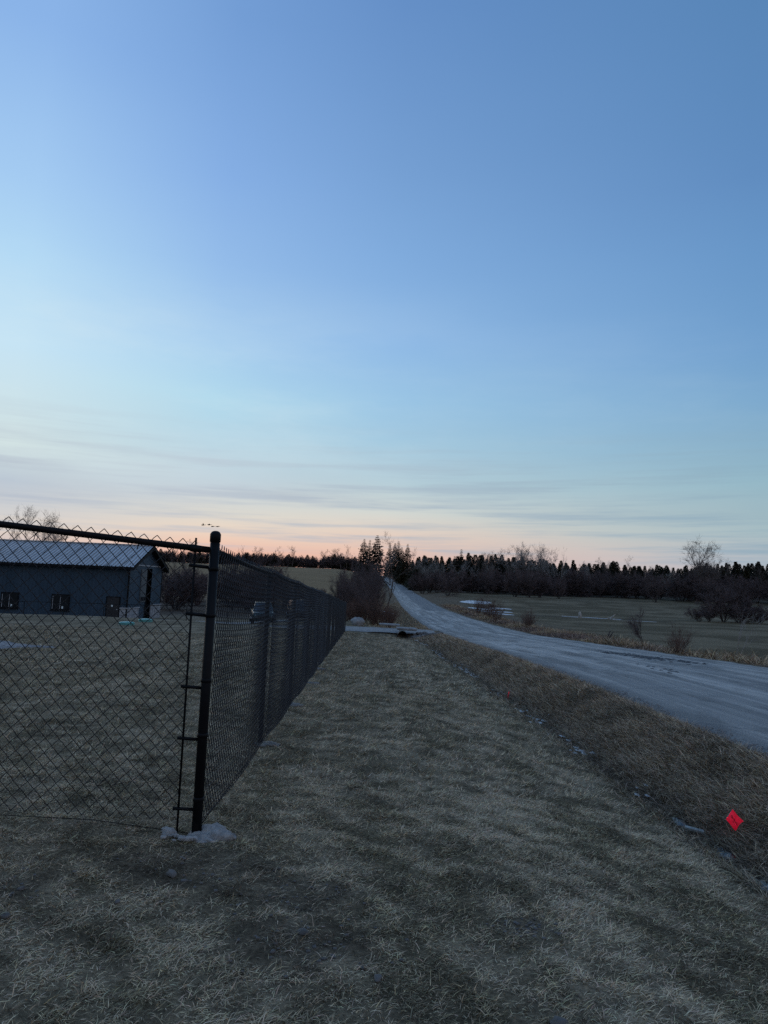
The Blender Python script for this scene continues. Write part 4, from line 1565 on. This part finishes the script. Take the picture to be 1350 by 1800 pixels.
# ---------------------------------------------------------------- trees and shrubs
bark_grey = simple('grey_bark', (0.11, 0.085, 0.072), .9, 0, .25, 2)
bark_pale = simple('pale_bark', (0.26, 0.235, 0.215), .9, 0, .2, 2)
bark_dark = simple('dark_bark', (0.045, 0.038, 0.037), .9, 0, .25, 2)
twig_purple = simple('purple_grey_twigs', (0.098, 0.070, 0.066), .9, 0, .3, .6)
twig_red = simple('reddish_twigs', (0.115, 0.068, 0.052), .9, 0, .3, 1.5)
needle_m = simple('dark_needles', (0.034, 0.034, 0.019), .9, 0, .45, .35)
needle2_m = simple('olive_needles', (0.058, 0.050, 0.022), .9, 0, .4, .35)


def branch_tree(seed, h, trunk_r, spread, levels, nchild, first, twigs, twig_len, twig_r, stems=1, droop=0.0, lean=(0, 0), stem_spread=.25):
    """tapered trunk and limbs (wood) plus many fine twigs (crown)"""
    rd_ = random.Random(seed)
    wood, ends = MB(), []
    tv, tf = [], []

    def limb(p, d, L, r, lev):
        pts_, rad = [p.copy()], [r]
        seg = 4 if lev == 0 else 3
        dd_ = d.copy()
        for i in range(seg):
            dd_ = (dd_ + Vector((rd_.gauss(0, .13), rd_.gauss(0, .13), .10 - droop * lev * .25))).normalized()
            pts_.append(pts_[-1] + dd_ * L / seg)
            rad.append(r * (1 - 0.72 * (i + 1) / seg))
        wood.tube(pts_, rad, 6 if lev == 0 else (4 if lev == 1 else 3), False)
        if lev >= levels - 1:
            ends.append((pts_, dd_, L))
        if lev < levels:
            for i in range(nchild):
                t_ = (first if lev == 0 else .25) + (1 - (first if lev == 0 else .25)) * (i + rd_.random()) / nchild
                q = min(int(t_ * seg), seg - 1)
                f = t_ * seg - q
                pp = pts_[q].lerp(pts_[q + 1], f)
                loc_d = (pts_[q + 1] - pts_[q]).normalized()
                a = rd_.uniform(0, 2 * math.pi)
                o1 = loc_d.orthogonal().normalized()
                side = o1 * math.cos(a) + loc_d.cross(o1) * math.sin(a)
                ang = rd_.uniform(.45, .95) * spread
                nd = (loc_d * math.cos(ang) + side * math.sin(ang)).normalized()
                limb(pp, nd, L * rd_.uniform(.42, .66) * (1.15 - .4 * t_), r * (1 - .7 * t_) * .6, lev + 1)

    for s in range(stems):
        a = rd_.uniform(0, 6.28)
        k_ = 0 if stems == 1 else stem_spread
        d = Vector((lean[0] + k_ * math.cos(a) * rd_.random() * 1.6, lean[1] + k_ * math.sin(a) * rd_.random() * 1.6, 1)).normalized()
        limb(Vector((math.cos(a) * .1 * k_ * h * .3, math.sin(a) * .1 * k_ * h * .3, -0.04 * h)), d, h * (1 if stems == 1 else rd_.uniform(.6, 1.0)), trunk_r * (1 if stems == 1 else rd_.uniform(.5, 1)), 0)
    for k in range(twigs):
        pts_, dd_, L = rd_.choice(ends)
        q = rd_.randrange(len(pts_) - 1)
        p = pts_[q].lerp(pts_[q + 1], rd_.random())
        d = (dd_ + Vector((rd_.gauss(0, .7), rd_.gauss(0, .7), rd_.gauss(.15, .5)))).normalized()
        L2 = twig_len * rd_.uniform(.5, 1.4)
        o1 = d.orthogonal().normalized()
        o2 = d.cross(o1)
        b = len(tv)
        r = twig_r * rd_.uniform(.7, 1.3)
        m_ = p + d * L2 * .5 + Vector((rd_.gauss(0, .08), rd_.gauss(0, .08), rd_.gauss(0, .08))) * L2
        tv.extend([p + o1 * r, p - o1 * r * .6 + o2 * r, p - o1 * r * .6 - o2 * r, p + d * L2])
        tf.extend([(b, b + 1, b + 3), (b + 1, b + 2, b + 3), (b + 2, b, b + 3)])
        if k % 2 == 0:
            b2 = len(tv)
            e = m_ + (d + o1 * rd_.uniform(-1, 1) + o2 * rd_.uniform(-1, 1)).normalized() * L2 * .55
            tv.extend([p.lerp(p + d * L2, .4) + o1 * r * .6, p.lerp(p + d * L2, .4) - o1 * r * .6, e])
            tf.append((b2, b2 + 1, b2 + 2))
    crown = MB().add(tv, tf)
    return wood, crown


def tree_kind(name, wood, crown, wmat, cmat):
    return (wood.mesh('trunk', wmat, True), crown.mesh('crown', cmat, False))


def plant_tree(kind, name, x, y, s, rz, label, cat, group, sz=None, z=None):
    zz = gz(x, y) if z is None else z
    r = empty(name, (x, y, zz), rz)
    r.scale = (s, s, s if sz is None else sz)
    tag(r, label, cat, group)
    link('trunk', kind[0], r)
    link('crown', kind[1], r)
    return r


def needles(seed, h, rad, n, shape='cedar', low=.08):
    """evergreen: trunk, drooping boughs and small tufts through the crown's volume"""
    rd_ = random.Random(seed)
    trunk = MB().tube([(0, 0, -.3), (0, 0, h * .5), (0, 0, h * .97)], [h * .018, h * .012, h * .002], 6, False)
    tv, tf = [], []

    def tuft(p, d, L, w_):
        side = d.cross(Vector((0, 0, 1)))
        side = side.normalized() if side.length > .01 else Vector((1, 0, 0))
        a = rd_.uniform(-.9, .9)
        side = side * math.cos(a) + Vector((0, 0, 1)) * math.sin(a)
        b = len(tv)
        tv.extend([p - side * w_ * .4, p + side * w_ * .4, p + d * L * .6 + side * w_ * .5, p + d * L, p + d * L * .6 - side * w_ * .5])
        tf.extend([(b, b + 1, b + 2, b + 4), (b + 4, b + 2, b + 3)])
    if shape == 'spruce':
        whorls = 24
        for k in range(whorls):
            t_ = low + (1 - low) * (k / whorls) ** .9
            z = h * t_
            R = rad * (1 - t_) ** .85 * rd_.uniform(.75, 1.15) + .06
            nb = rd_.randint(6, 9)
            for j in range(nb):
                a = 2 * math.pi * (j + rd_.random() * .8) / nb
                rr = R * rd_.uniform(.6, 1.15)
                dirv_ = Vector((math.cos(a), math.sin(a), -.28 + .5 * t_))
                trunk.tube([(0, 0, z), tuple(Vector((0, 0, z)) + dirv_ * rr * .9)], [.05 * (1 - t_) + .012, .01], 3, False)
                for m_ in range(n):
                    f = rd_.uniform(.15, 1.0)
                    p = Vector((0, 0, z)) + dirv_ * rr * f + Vector((rd_.gauss(0, .10), rd_.gauss(0, .10), rd_.gauss(-.08, .10))) * rr
                    sd_ = Vector((-math.sin(a), math.cos(a), 0)) * rd_.uniform(-1, 1)
                    tuft(p, (dirv_ + sd_ * .8 + Vector((0, 0, rd_.uniform(-.5, .15)))).normalized(), rd_.uniform(.25, .55) * rr * .6 + .22, .16 * rr + .14)
    else:
        ex = {'cone': 1.0, 'round': .72}[shape]
        tips = [(0.0, 0.0, 1.0)] + [(rd_.uniform(-.45, .45) * rad, rd_.uniform(-.45, .45) * rad, rd_.uniform(.72, .9)) for _ in range(2)]
        for k in range(n):
            ox_, oy_, hs = tips[0] if k % 5 else tips[1 + (k // 5) % 2]
            t_ = low + (1 - low) * rd_.random() ** 1.05
            layer = .80 + .24 * math.cos(t_ * 52 + seed)
            a = rd_.uniform(0, 6.283)
            R = rad * hs * (1 - t_) ** ex * layer * (.92 + .3 * math.sin(3 * a + seed) * math.sin(a * 2 + t_ * 9)) + .10
            f = rd_.random() ** .4
            p = Vector((ox_ + math.cos(a) * R * f, oy_ + math.sin(a) * R * f, h * hs * t_))
            d = Vector((math.cos(a), math.sin(a), rd_.uniform(-.3, .9))).normalized()
            g_ = .45 + .75 * (1 - t_)
            tuft(p, d, rd_.uniform(.45, 1.0) * g_, rd_.uniform(.2, .42) * g_)
        tuft(Vector((0, 0, h * .96)), Vector((0.05, 0, 1)), .9, .12)
    return trunk, MB().add(tv, tf)


cedars = [tree_kind('c', *needles(s, 12.0, r, 3400, sh, .03), bark_dark, m_) for s, r, sh, m_ in
          ((1, 3.9, 'cone', needle_m), (2, 3.4, 'round', needle_m), (3, 3.5, 'cone', needle2_m), (4, 3.7, 'round', needle_m), (5, 4.2, 'cone', needle_m), (6, 3.0, 'cone', needle2_m))]
spruces = [tree_kind('s', *needles(20 + k, 20.0, r, 14, 'spruce', .08), bark_dark, needle_m) for k, r in enumerate((4.8, 3.9, 5.2))]
shrubs = [tree_kind('sh', *branch_tree(50 + k, 5.5, .10, 1.15, 2, 5, .12, 2300, .85, .030, stems=8, stem_spread=.75), bark_dark, twig_purple) for k in range(4)]
thickets = [tree_kind('th', *branch_tree(70 + k, 7.5, .06, .55, 2, 5, .25, 1300, .8, .015, stems=5, stem_spread=.22), bark_dark, twig_purple) for k in range(4)]
osiers = [tree_kind('os', *branch_tree(90 + k, 2.2, .022, .7, 1, 6, .1, 700, .42, .007, stems=16, stem_spread=.6), twig_red, twig_red) for k in range(2)]
bare = [tree_kind('b', *branch_tree(110 + k, 14, .22, .9, 3, 5, .3, 1300, 1.1, .014, 1), bark_grey, bark_grey) for k in range(4)]
pale = [tree_kind('p', *branch_tree(130 + k, 13, .15, .95, 3, 5, .42, 1300, 1.0, .016, 2, stem_spread=.2), bark_pale, bark_pale) for k in range(3)]

rd = random.Random(77)
# forest edge behind the right-hand field
tx_ = [11, 17, 24, 35, 42, 73, 85, 91, 103, 114, 132, 141, 151, 175]
tz_ = [12.5, 14.5, 14.8, 15.7, 15.8, 14.4, 13.8, 15.0, 14.0, 13.8, 15.6, 16.4, 17.5, 17.5]


def zone(x, row):
    if x < 32:
        z_ = 'between the road and the lone spruce tip'
    elif x < 64:
        z_ = 'around the pale bare trees'
    elif x < 96:
        z_ = 'between the leaning pale tree and the big round bare tree'
    elif x < 122:
        z_ = 'beside the big round bare tree'
    else:
        z_ = 'at the right edge of the view'
    return z_


for row, (yb, sp, hm) in enumerate(((254, 4.6, .66), (262, 4.2, .84), (270, 4.0, .94), (279, 3.0, .97), (287, 2.3, 1.0))):
    x = 13.0 + .5 * row
    while x < 172:
        y = yb + rd.uniform(-4, 4) + (8 if x < 24 else 0)
        g = gz(x, y)
        ht = (np.interp(x * 280 / y, tx_, tz_) - 1.6) * y / 280 + 1.6 - g
        ht = max(5.5, ht * hm * rd.uniform(.86, 1.03))
        s = ht / 12.0
        r = plant_tree(cedars[rd.randrange(6)], 'evergreen_tree', x, y, max(s, .85) * rd.uniform(1.05, 1.35), rd.uniform(0, 6.28),
                       'dark forest evergreen ' + zone(x, row), 'tree', 'evergreens of the forest edge, ' + zone(x, row), sz=s)
        x += sp * rd.uniform(.75, 1.3)
# roadside evergreens right of the road where it climbs
for x, y, ht in ((13.2, 300, 11), (13.8, 322, 12), (10.5, 345, 11), (12.5, 362, 12), (9.5, 385, 11), (11.5, 400, 13), (15.5, 312, 13), (17.5, 335, 14), (18, 290, 12)):
    plant_tree(cedars[rd.randrange(6)], 'evergreen_tree', x, y, ht / 12, rd.uniform(0, 6), 'dark evergreen lining the right side of the climbing road', 'tree', 'evergreens along the climbing road')
# lone spruce tip above the forest
plant_tree(spruces[1], 'spruce_tree', 31.2, 281, .82, 1.0, 'lone pointed spruce rising above the forest edge', 'tree', 'spruces')
plant_tree(spruces[0], 'spruce_tree', 28.8, 283, .68, 2.0, 'shorter spruce just left of the lone pointed spruce', 'tree', 'spruces')
# two clumps of tall spruces at the top of the road
for x, y, top, k, lab in ((-8.6, 330, 23.4, 0, 'tall spruce at the left end of the crest clump'), (-5.9, 326, 22.8, 1, 'slim tall spruce, second in the left crest clump'),
                          (-2.4, 330, 25.4, 2, 'tallest spruce, right of the left crest clump'),
                          (5.0, 478, 31.4, 1, 'slim spruce at the left of the right crest clump'), (8.5, 484, 31.6, 2, 'broad spruce second in the right crest clump'),
                          (10.9, 478, 32.4, 1, 'slim pointed spruce in the middle of the right crest clump'), (13.3, 486, 29.2, 0, 'shorter spruce fourth in the right crest clump'),
                          (17.0, 480, 31.2, 0, 'spruce at the right end of the right crest clump')):
    g = gz(x, y)
    s = (top - g) / 20.0
    plant_tree(spruces[k], 'spruce_tree', x, y, min(s, 1.12), k * 2.0 + x, lab, 'tree', 'spruces', sz=s)
plant_tree(pale[0], 'bare_tree', 1.4, 345, 1.1, .4, 'pale bare tree between the two spruce clumps', 'tree', 'bare trees')
# grey bare trees mixed into the front of the forest
for i in range(26):
    x = 15 + 148 * (i + rd.random()) / 26
    plant_tree((pale + bare)[i % 7], 'bare_tree', x, 249 + (i * 5) % 7, rd.uniform(.5, .66) if x > 62 else rd.uniform(.55, .85), i * 1.3, 'grey bare tree among evergreens ' + zone(x, 0), 'tree', 'grey bare trees in the forest edge')
# bare shrubs in front of the forest
x = 13.5
while x < 165:
    y = 236 + rd.uniform(-6, 6) - (8 if x > 90 else 0)
    s = rd.uniform(.95, 1.35)
    plant_tree(shrubs[rd.randrange(4)], 'bare_shrub', x, y, s, rd.uniform(0, 6.28), 'bare shrub below the forest ' + zone(x, 0), 'shrub', 'bare shrubs below the forest, ' + zone(x, 0), sz=s * rd.uniform(.85, 1.1))
    x += rd.uniform(1.7, 2.9)
for x, y, s in ((19, 205, .95), (40, 214, 1.15), (44, 212, 1.25), (48, 216, 1.2), (53, 213, .9), (80, 208, 1.2), (97, 214, 1.25), (100, 211, 1.1), (117, 205, 1.1)):
    plant_tree(shrubs[rd.randrange(4)], 'bare_shrub', x, y, s, rd.uniform(0, 6.28), 'bare shrub on the field ' + zone(x, 0), 'shrub', 'shrubs out on the field edge')
# pale bare trees
for i, (x, y, top, k, lab) in enumerate(((45.6, 262, 18.4, 0, 'leftmost of the five pale bare trees above the forest'), (49.8, 264, 18.2, 1, 'second of the five pale bare trees above the forest'),
                                  (52.9, 262, 18.9, 2, 'middle one of the five pale bare trees above the forest'), (57.1, 263, 19.1, 0, 'fourth of the five pale bare trees above the forest'),
                                  (60.3, 261, 19.0, 1, 'rightmost of the five pale bare trees above the forest'))):
    g = gz(x, y - 12)
    s = (top - g) / 16.5
    plant_tree(pale[k], 'bare_tree', x, y - 12, s, i * 1.7, lab, 'tree', 'bare trees')
lw, lc = branch_tree(160, 13.5, .20, .5, 2, 4, .35, 160, .8, .016, 2, lean=(.28, 0), stem_spread=.16)
plant_tree(tree_kind('l', lw, lc, bark_pale, bark_pale), 'bare_tree', 58.5, 238, 1.05, 0, 'leaning pale dead tree right of the five pale trees', 'tree', 'bare trees')
for x, y, s, lab in ((17, 246, .62, 'thin pale bare tree in the forest edge close to the road'), (27.5, 250, .75, 'thin pale bare tree below the lone spruce'),
                     (37, 250, .72, 'thin pale bare tree between the lone spruce and the pale group'), (72, 246, .72, 'thin pale bare tree right of the leaning one')):
    plant_tree(pale[rd.randrange(3)], 'bare_tree', x, y, s, rd.uniform(0, 6), lab, 'tree', 'bare trees')
bw, bc = branch_tree(171, 13.0, .38, 1.25, 3, 8, .30, 2600, 1.3, .028, 3, stem_spread=.42)
plant_tree(tree_kind('big', bw, bc, bark_grey, bark_grey), 'bare_tree', 102.5, 233, 1.22, .6, 'big round-crowned bare tree rising above the right forest', 'tree', 'bare trees')
plant_tree(bare[1], 'bare_tree', 113.5, 246, .78, .3, 'smaller bare tree just right of the big round one', 'tree', 'bare trees')
# tangled bush out in the right field
for i, (x, y, s, sz_) in enumerate(((62.3, 130, 1.05, 1.05), (66.0, 132, .85, .75), (59.2, 129, .75, .62), (57.0, 128, .55, .40), (69.5, 131, .8, .5), (64.0, 128, .9, .5))):
    plant_tree(shrubs[i % 4], 'bare_shrub', x, y, s, i * 1.9, ['tall crown of the tangled bush island in the right field', 'right shoulder of the tangled bush island in the right field',
               'low left part of the tangled bush island in the right field', 'lowest left tip of the tangled bush island in the right field',
               'right tip of the tangled bush island in the right field', 'front middle of the tangled bush island in the right field'][i], 'shrub', 'tangled bush island', sz=sz_)
# far verge shrubs and saplings
for i, (x, y, s, lab) in enumerate(((13.9, 90, 1.1, 'reddish bush by the road nearest the snow hollow'), (13.6, 83, .95, 'reddish bush on the verge just nearer than the one by the snow'), (14.4, 96, 1.15, 'farthest reddish bush of the group by the snow hollow'),
                          (14.2, 104, 1.2, 'dark reddish bush where the verge meets the dip'),
                          (13.8, 67, .75, 'low reddish bush on the verge below the dark field'), (14.6, 70, .65, 'small reddish bush behind the low one on the verge'),
                          (14.0, 33.5, .52, 'low red-twigged bush at the right road verge'), (13.2, 32.0, .40, 'smallest red-twigged bush at the right road verge'))):
    plant_tree(osiers[i % 2], 'verge_bush', x, y, s, i * 1.1, lab, 'shrub', 'red-twigged bushes on the verge')
sw, sc_ = branch_tree(181, 1.9, .035, .8, 2, 4, .3, 420, .35, .006, 2, stem_spread=.4)
plant_tree(tree_kind('st', sw, sc_, bark_dark, twig_purple), 'sapling', 15.4, 42, 1.15, 0, 'small dark crooked tree on the far verge of the road', 'tree', 'saplings on the verge')
sw, sc_ = branch_tree(183, 2.6, .022, .55, 2, 4, .3, 90, .3, .005, 2, stem_spread=.35)
plant_tree(tree_kind('st', sw, sc_, bark_pale, bark_pale), 'sapling', 15.0, 30.3, .95, 0, 'thin pale sapling in the dead grass near the right edge', 'tree', 'saplings on the verge')
mb = MB().tube([(0, 0, -.1), (.1, 0, .4), (.28, 0, .85)], [.05, .045, .03], 6).tube([(.05, 0, .05), (.3, .05, .5), (.5, .05, .8)], [.045, .04, .02], 6).tube([(-.5, 0, .03), (.1, 0, .12)], [.03, .05], 6)
o = mb.build('snag', bark_dark, None, True, loc=(14.6, 46.3, gz(14.6, 46.3)))
tag(o, 'two dark broken stems leaning in the grass of the far verge', 'snag')

# thicket left of the road beyond the driveway
for i in range(40):
    y = 56 + 60 * (i / 40) + rd.uniform(-2, 2)
    xr = float(road_x(y))
    x = xr - HALF - rd.uniform(3.2, 4.5 + (y - 50) * .08) - .8
    s = rd.uniform(.30, .66) * (.72 if y < 66 else 1)
    plant_tree(thickets[i % 4], 'thicket_sapling', x, y, s, rd.uniform(0, 6.28), 'bare multi-stemmed sapling in the %s of the thicket left of the road' % ('front' if y < 75 else 'middle' if y < 95 else 'back'), 'shrub', 'thicket left of the road')
for i in range(12):
    y = 53 + rd.uniform(0, 10)
    x = -2.6 + rd.uniform(-1.5, 4.2)
    plant_tree(osiers[i % 2], 'underbrush', x, y, rd.uniform(.5, .9), rd.uniform(0, 6.28), 'low reddish underbrush at the foot of the thicket beyond the driveway', 'shrub', 'underbrush beyond the driveway')
plant_tree(bare[2], 'bare_tree', .45, 76, .42, 1.2, 'dark forked bare tree at the roadside edge of the thicket', 'tree', 'bare trees')
# brushy slope behind the lot and building
for i in range(74):
    y = rd.uniform(80, 128)
    x = rd.uniform(-.62, -.045) * y
    s = rd.uniform(.8, 1.2) * (.85 + (y - 80) / 160)
    if x > -.15 * y:
        s *= .55
    plant_tree((shrubs + thickets)[i % 8], 'bare_shrub', x, y, s * (.95 if i % 8 < 4 else .8), rd.uniform(0, 6.28), 'bare dark shrub on the brushy slope ' + ('behind the metal building' if x < -.34 * y else 'between building and corner post' if x < -.23 * y else 'behind the parked cars'), 'shrub', 'shrubs behind the parking lot', sz=s * .8)
for x, y, s, k, lab in ((-50.4, 100, .95, 0, 'tallest bare tree above the left end of the metal roof'), (-44.0, 100, .92, 1, 'slim bare tree above the middle of the metal roof'),
                        (-53.5, 104, .78, 2, 'bare tree at the left edge above the metal roof'), (-47.3, 103, .72, 3, 'short bare tree between the two tall ones above the roof'), (-57, 103, .8, 3, 'bare tree beyond the left edge above the metal roof')):
    plant_tree(pale[k % 3] if k == 1 else bare[k], 'bare_tree', x, y, s * (.72 if k == 1 else .78), k * 1.3, lab, 'tree', 'bare trees')
# far wood across the tawny field
for i in range(150):
    x = -200 + 193 * i / 150 + rd.uniform(-2, 2)
    y = 446 + rd.uniform(-6, 10) + .06 * abs(x)
    s = rd.uniform(.45, .72)
    if x > -34:
        s *= 1.15
    if i % 2:
        plant_tree(cedars[rd.randrange(6)], 'evergreen_tree', x, y, s * 1.6, rd.uniform(0, 6), 'small dark evergreen in the far wood across the tawny field', 'tree', 'far wood evergreens', sz=s)
    else:
        plant_tree(shrubs[rd.randrange(4)], 'bare_shrub', x, y, s * 2.1, rd.uniform(0, 6), 'bare shrub in the far wood across the tawny field', 'shrub', 'far wood shrubs', sz=s * 1.8)
for x, top, k, s_, lab in ((-76, 20.0, 0, 1, 'spreading bare tree on the horizon nearest the corner post'), (-61, 18.8, 2, .8, 'low bare tree second along the far wood'), (-53, 20.2, 3, 1, 'bare tree in the middle of the far wood'),
                           (-34, 18.6, 1, .8, 'rounded bare tree toward the right of the far wood'), (-24, 20.6, 0, 1, 'round bare tree left of the spruce clump'), (-20.6, 20.0, 2, 1, 'bare tree closest to the left spruce clump'),
                           (-112, 20.5, 1, 1, 'bare tree on the horizon just left of the corner post'), (-124, 20.0, 3, 1, 'bare tree on the horizon above the gable')):
    y = 440
    g = gz(x, y)
    s = (top * y / 420 - g) / 15.0
    plant_tree(bare[k], 'bare_tree', x * y / 420, y, s * 1.15, k + x, lab, 'tree', 'bare trees', sz=s)

# ---------------------------------------------------------------- birds
bird_m = simple('dark_plumage', (0.03, 0.028, 0.027), .8, 0, .2, 9)


def bird(loc, rz, flap, label):
    root = empty('flying_goose', loc, rz)
    root.scale = (.7, .7, .7)
    tag(root, label, 'bird', 'geese flying in line')
    body = MB().tube([(-.42, 0, 0), (-.3, 0, .01), (-.1, 0, 0), (.15, 0, .02), (.3, 0, .05), (.5, 0, .08), (.62, 0, .08), (.72, 0, .07)], [.03, .08, .12, .11, .05, .032, .045, .01], 8)
    for s in (-1, 1):
        a = [(.12, s * .06, .04), (.16, s * .40, .04 + flap * .22), (.02, s * .78, .04 + flap * .34), (-.10, s * .76, .03 + flap * .33), (-.08, s * .40, .03 + flap * .2), (-.14, s * .06, .03)]
        b = [(p[0], p[1], p[2] - .02) for p in a]
        body.add(a + b, [(0, 1, 4, 5), (1, 2, 3, 4), (6, 11, 10, 7), (7, 10, 9, 8)] + [(k, (k + 1) % 6, 6 + (k + 1) % 6, 6 + k) for k in range(6)])
    me = body.mesh('body', bird_m, True)
    link('body', me, root)


for i, (x, z, f, lab) in enumerate(((-30.5, 10.62, 1.0, 'leftmost of the four dark geese above the corner post'), (-29.63, 10.75, .6, 'highest goose, second of the four above the corner post'),
                               (-29.14, 10.55, -.4, 'small goose third of the four above the corner post'), (-28.46, 10.6, .3, 'rightmost goose of the four, closest to the post'))):
    bird((x, 120 + i * .6, z), math.radians(15 + 9 * i), f, lab)
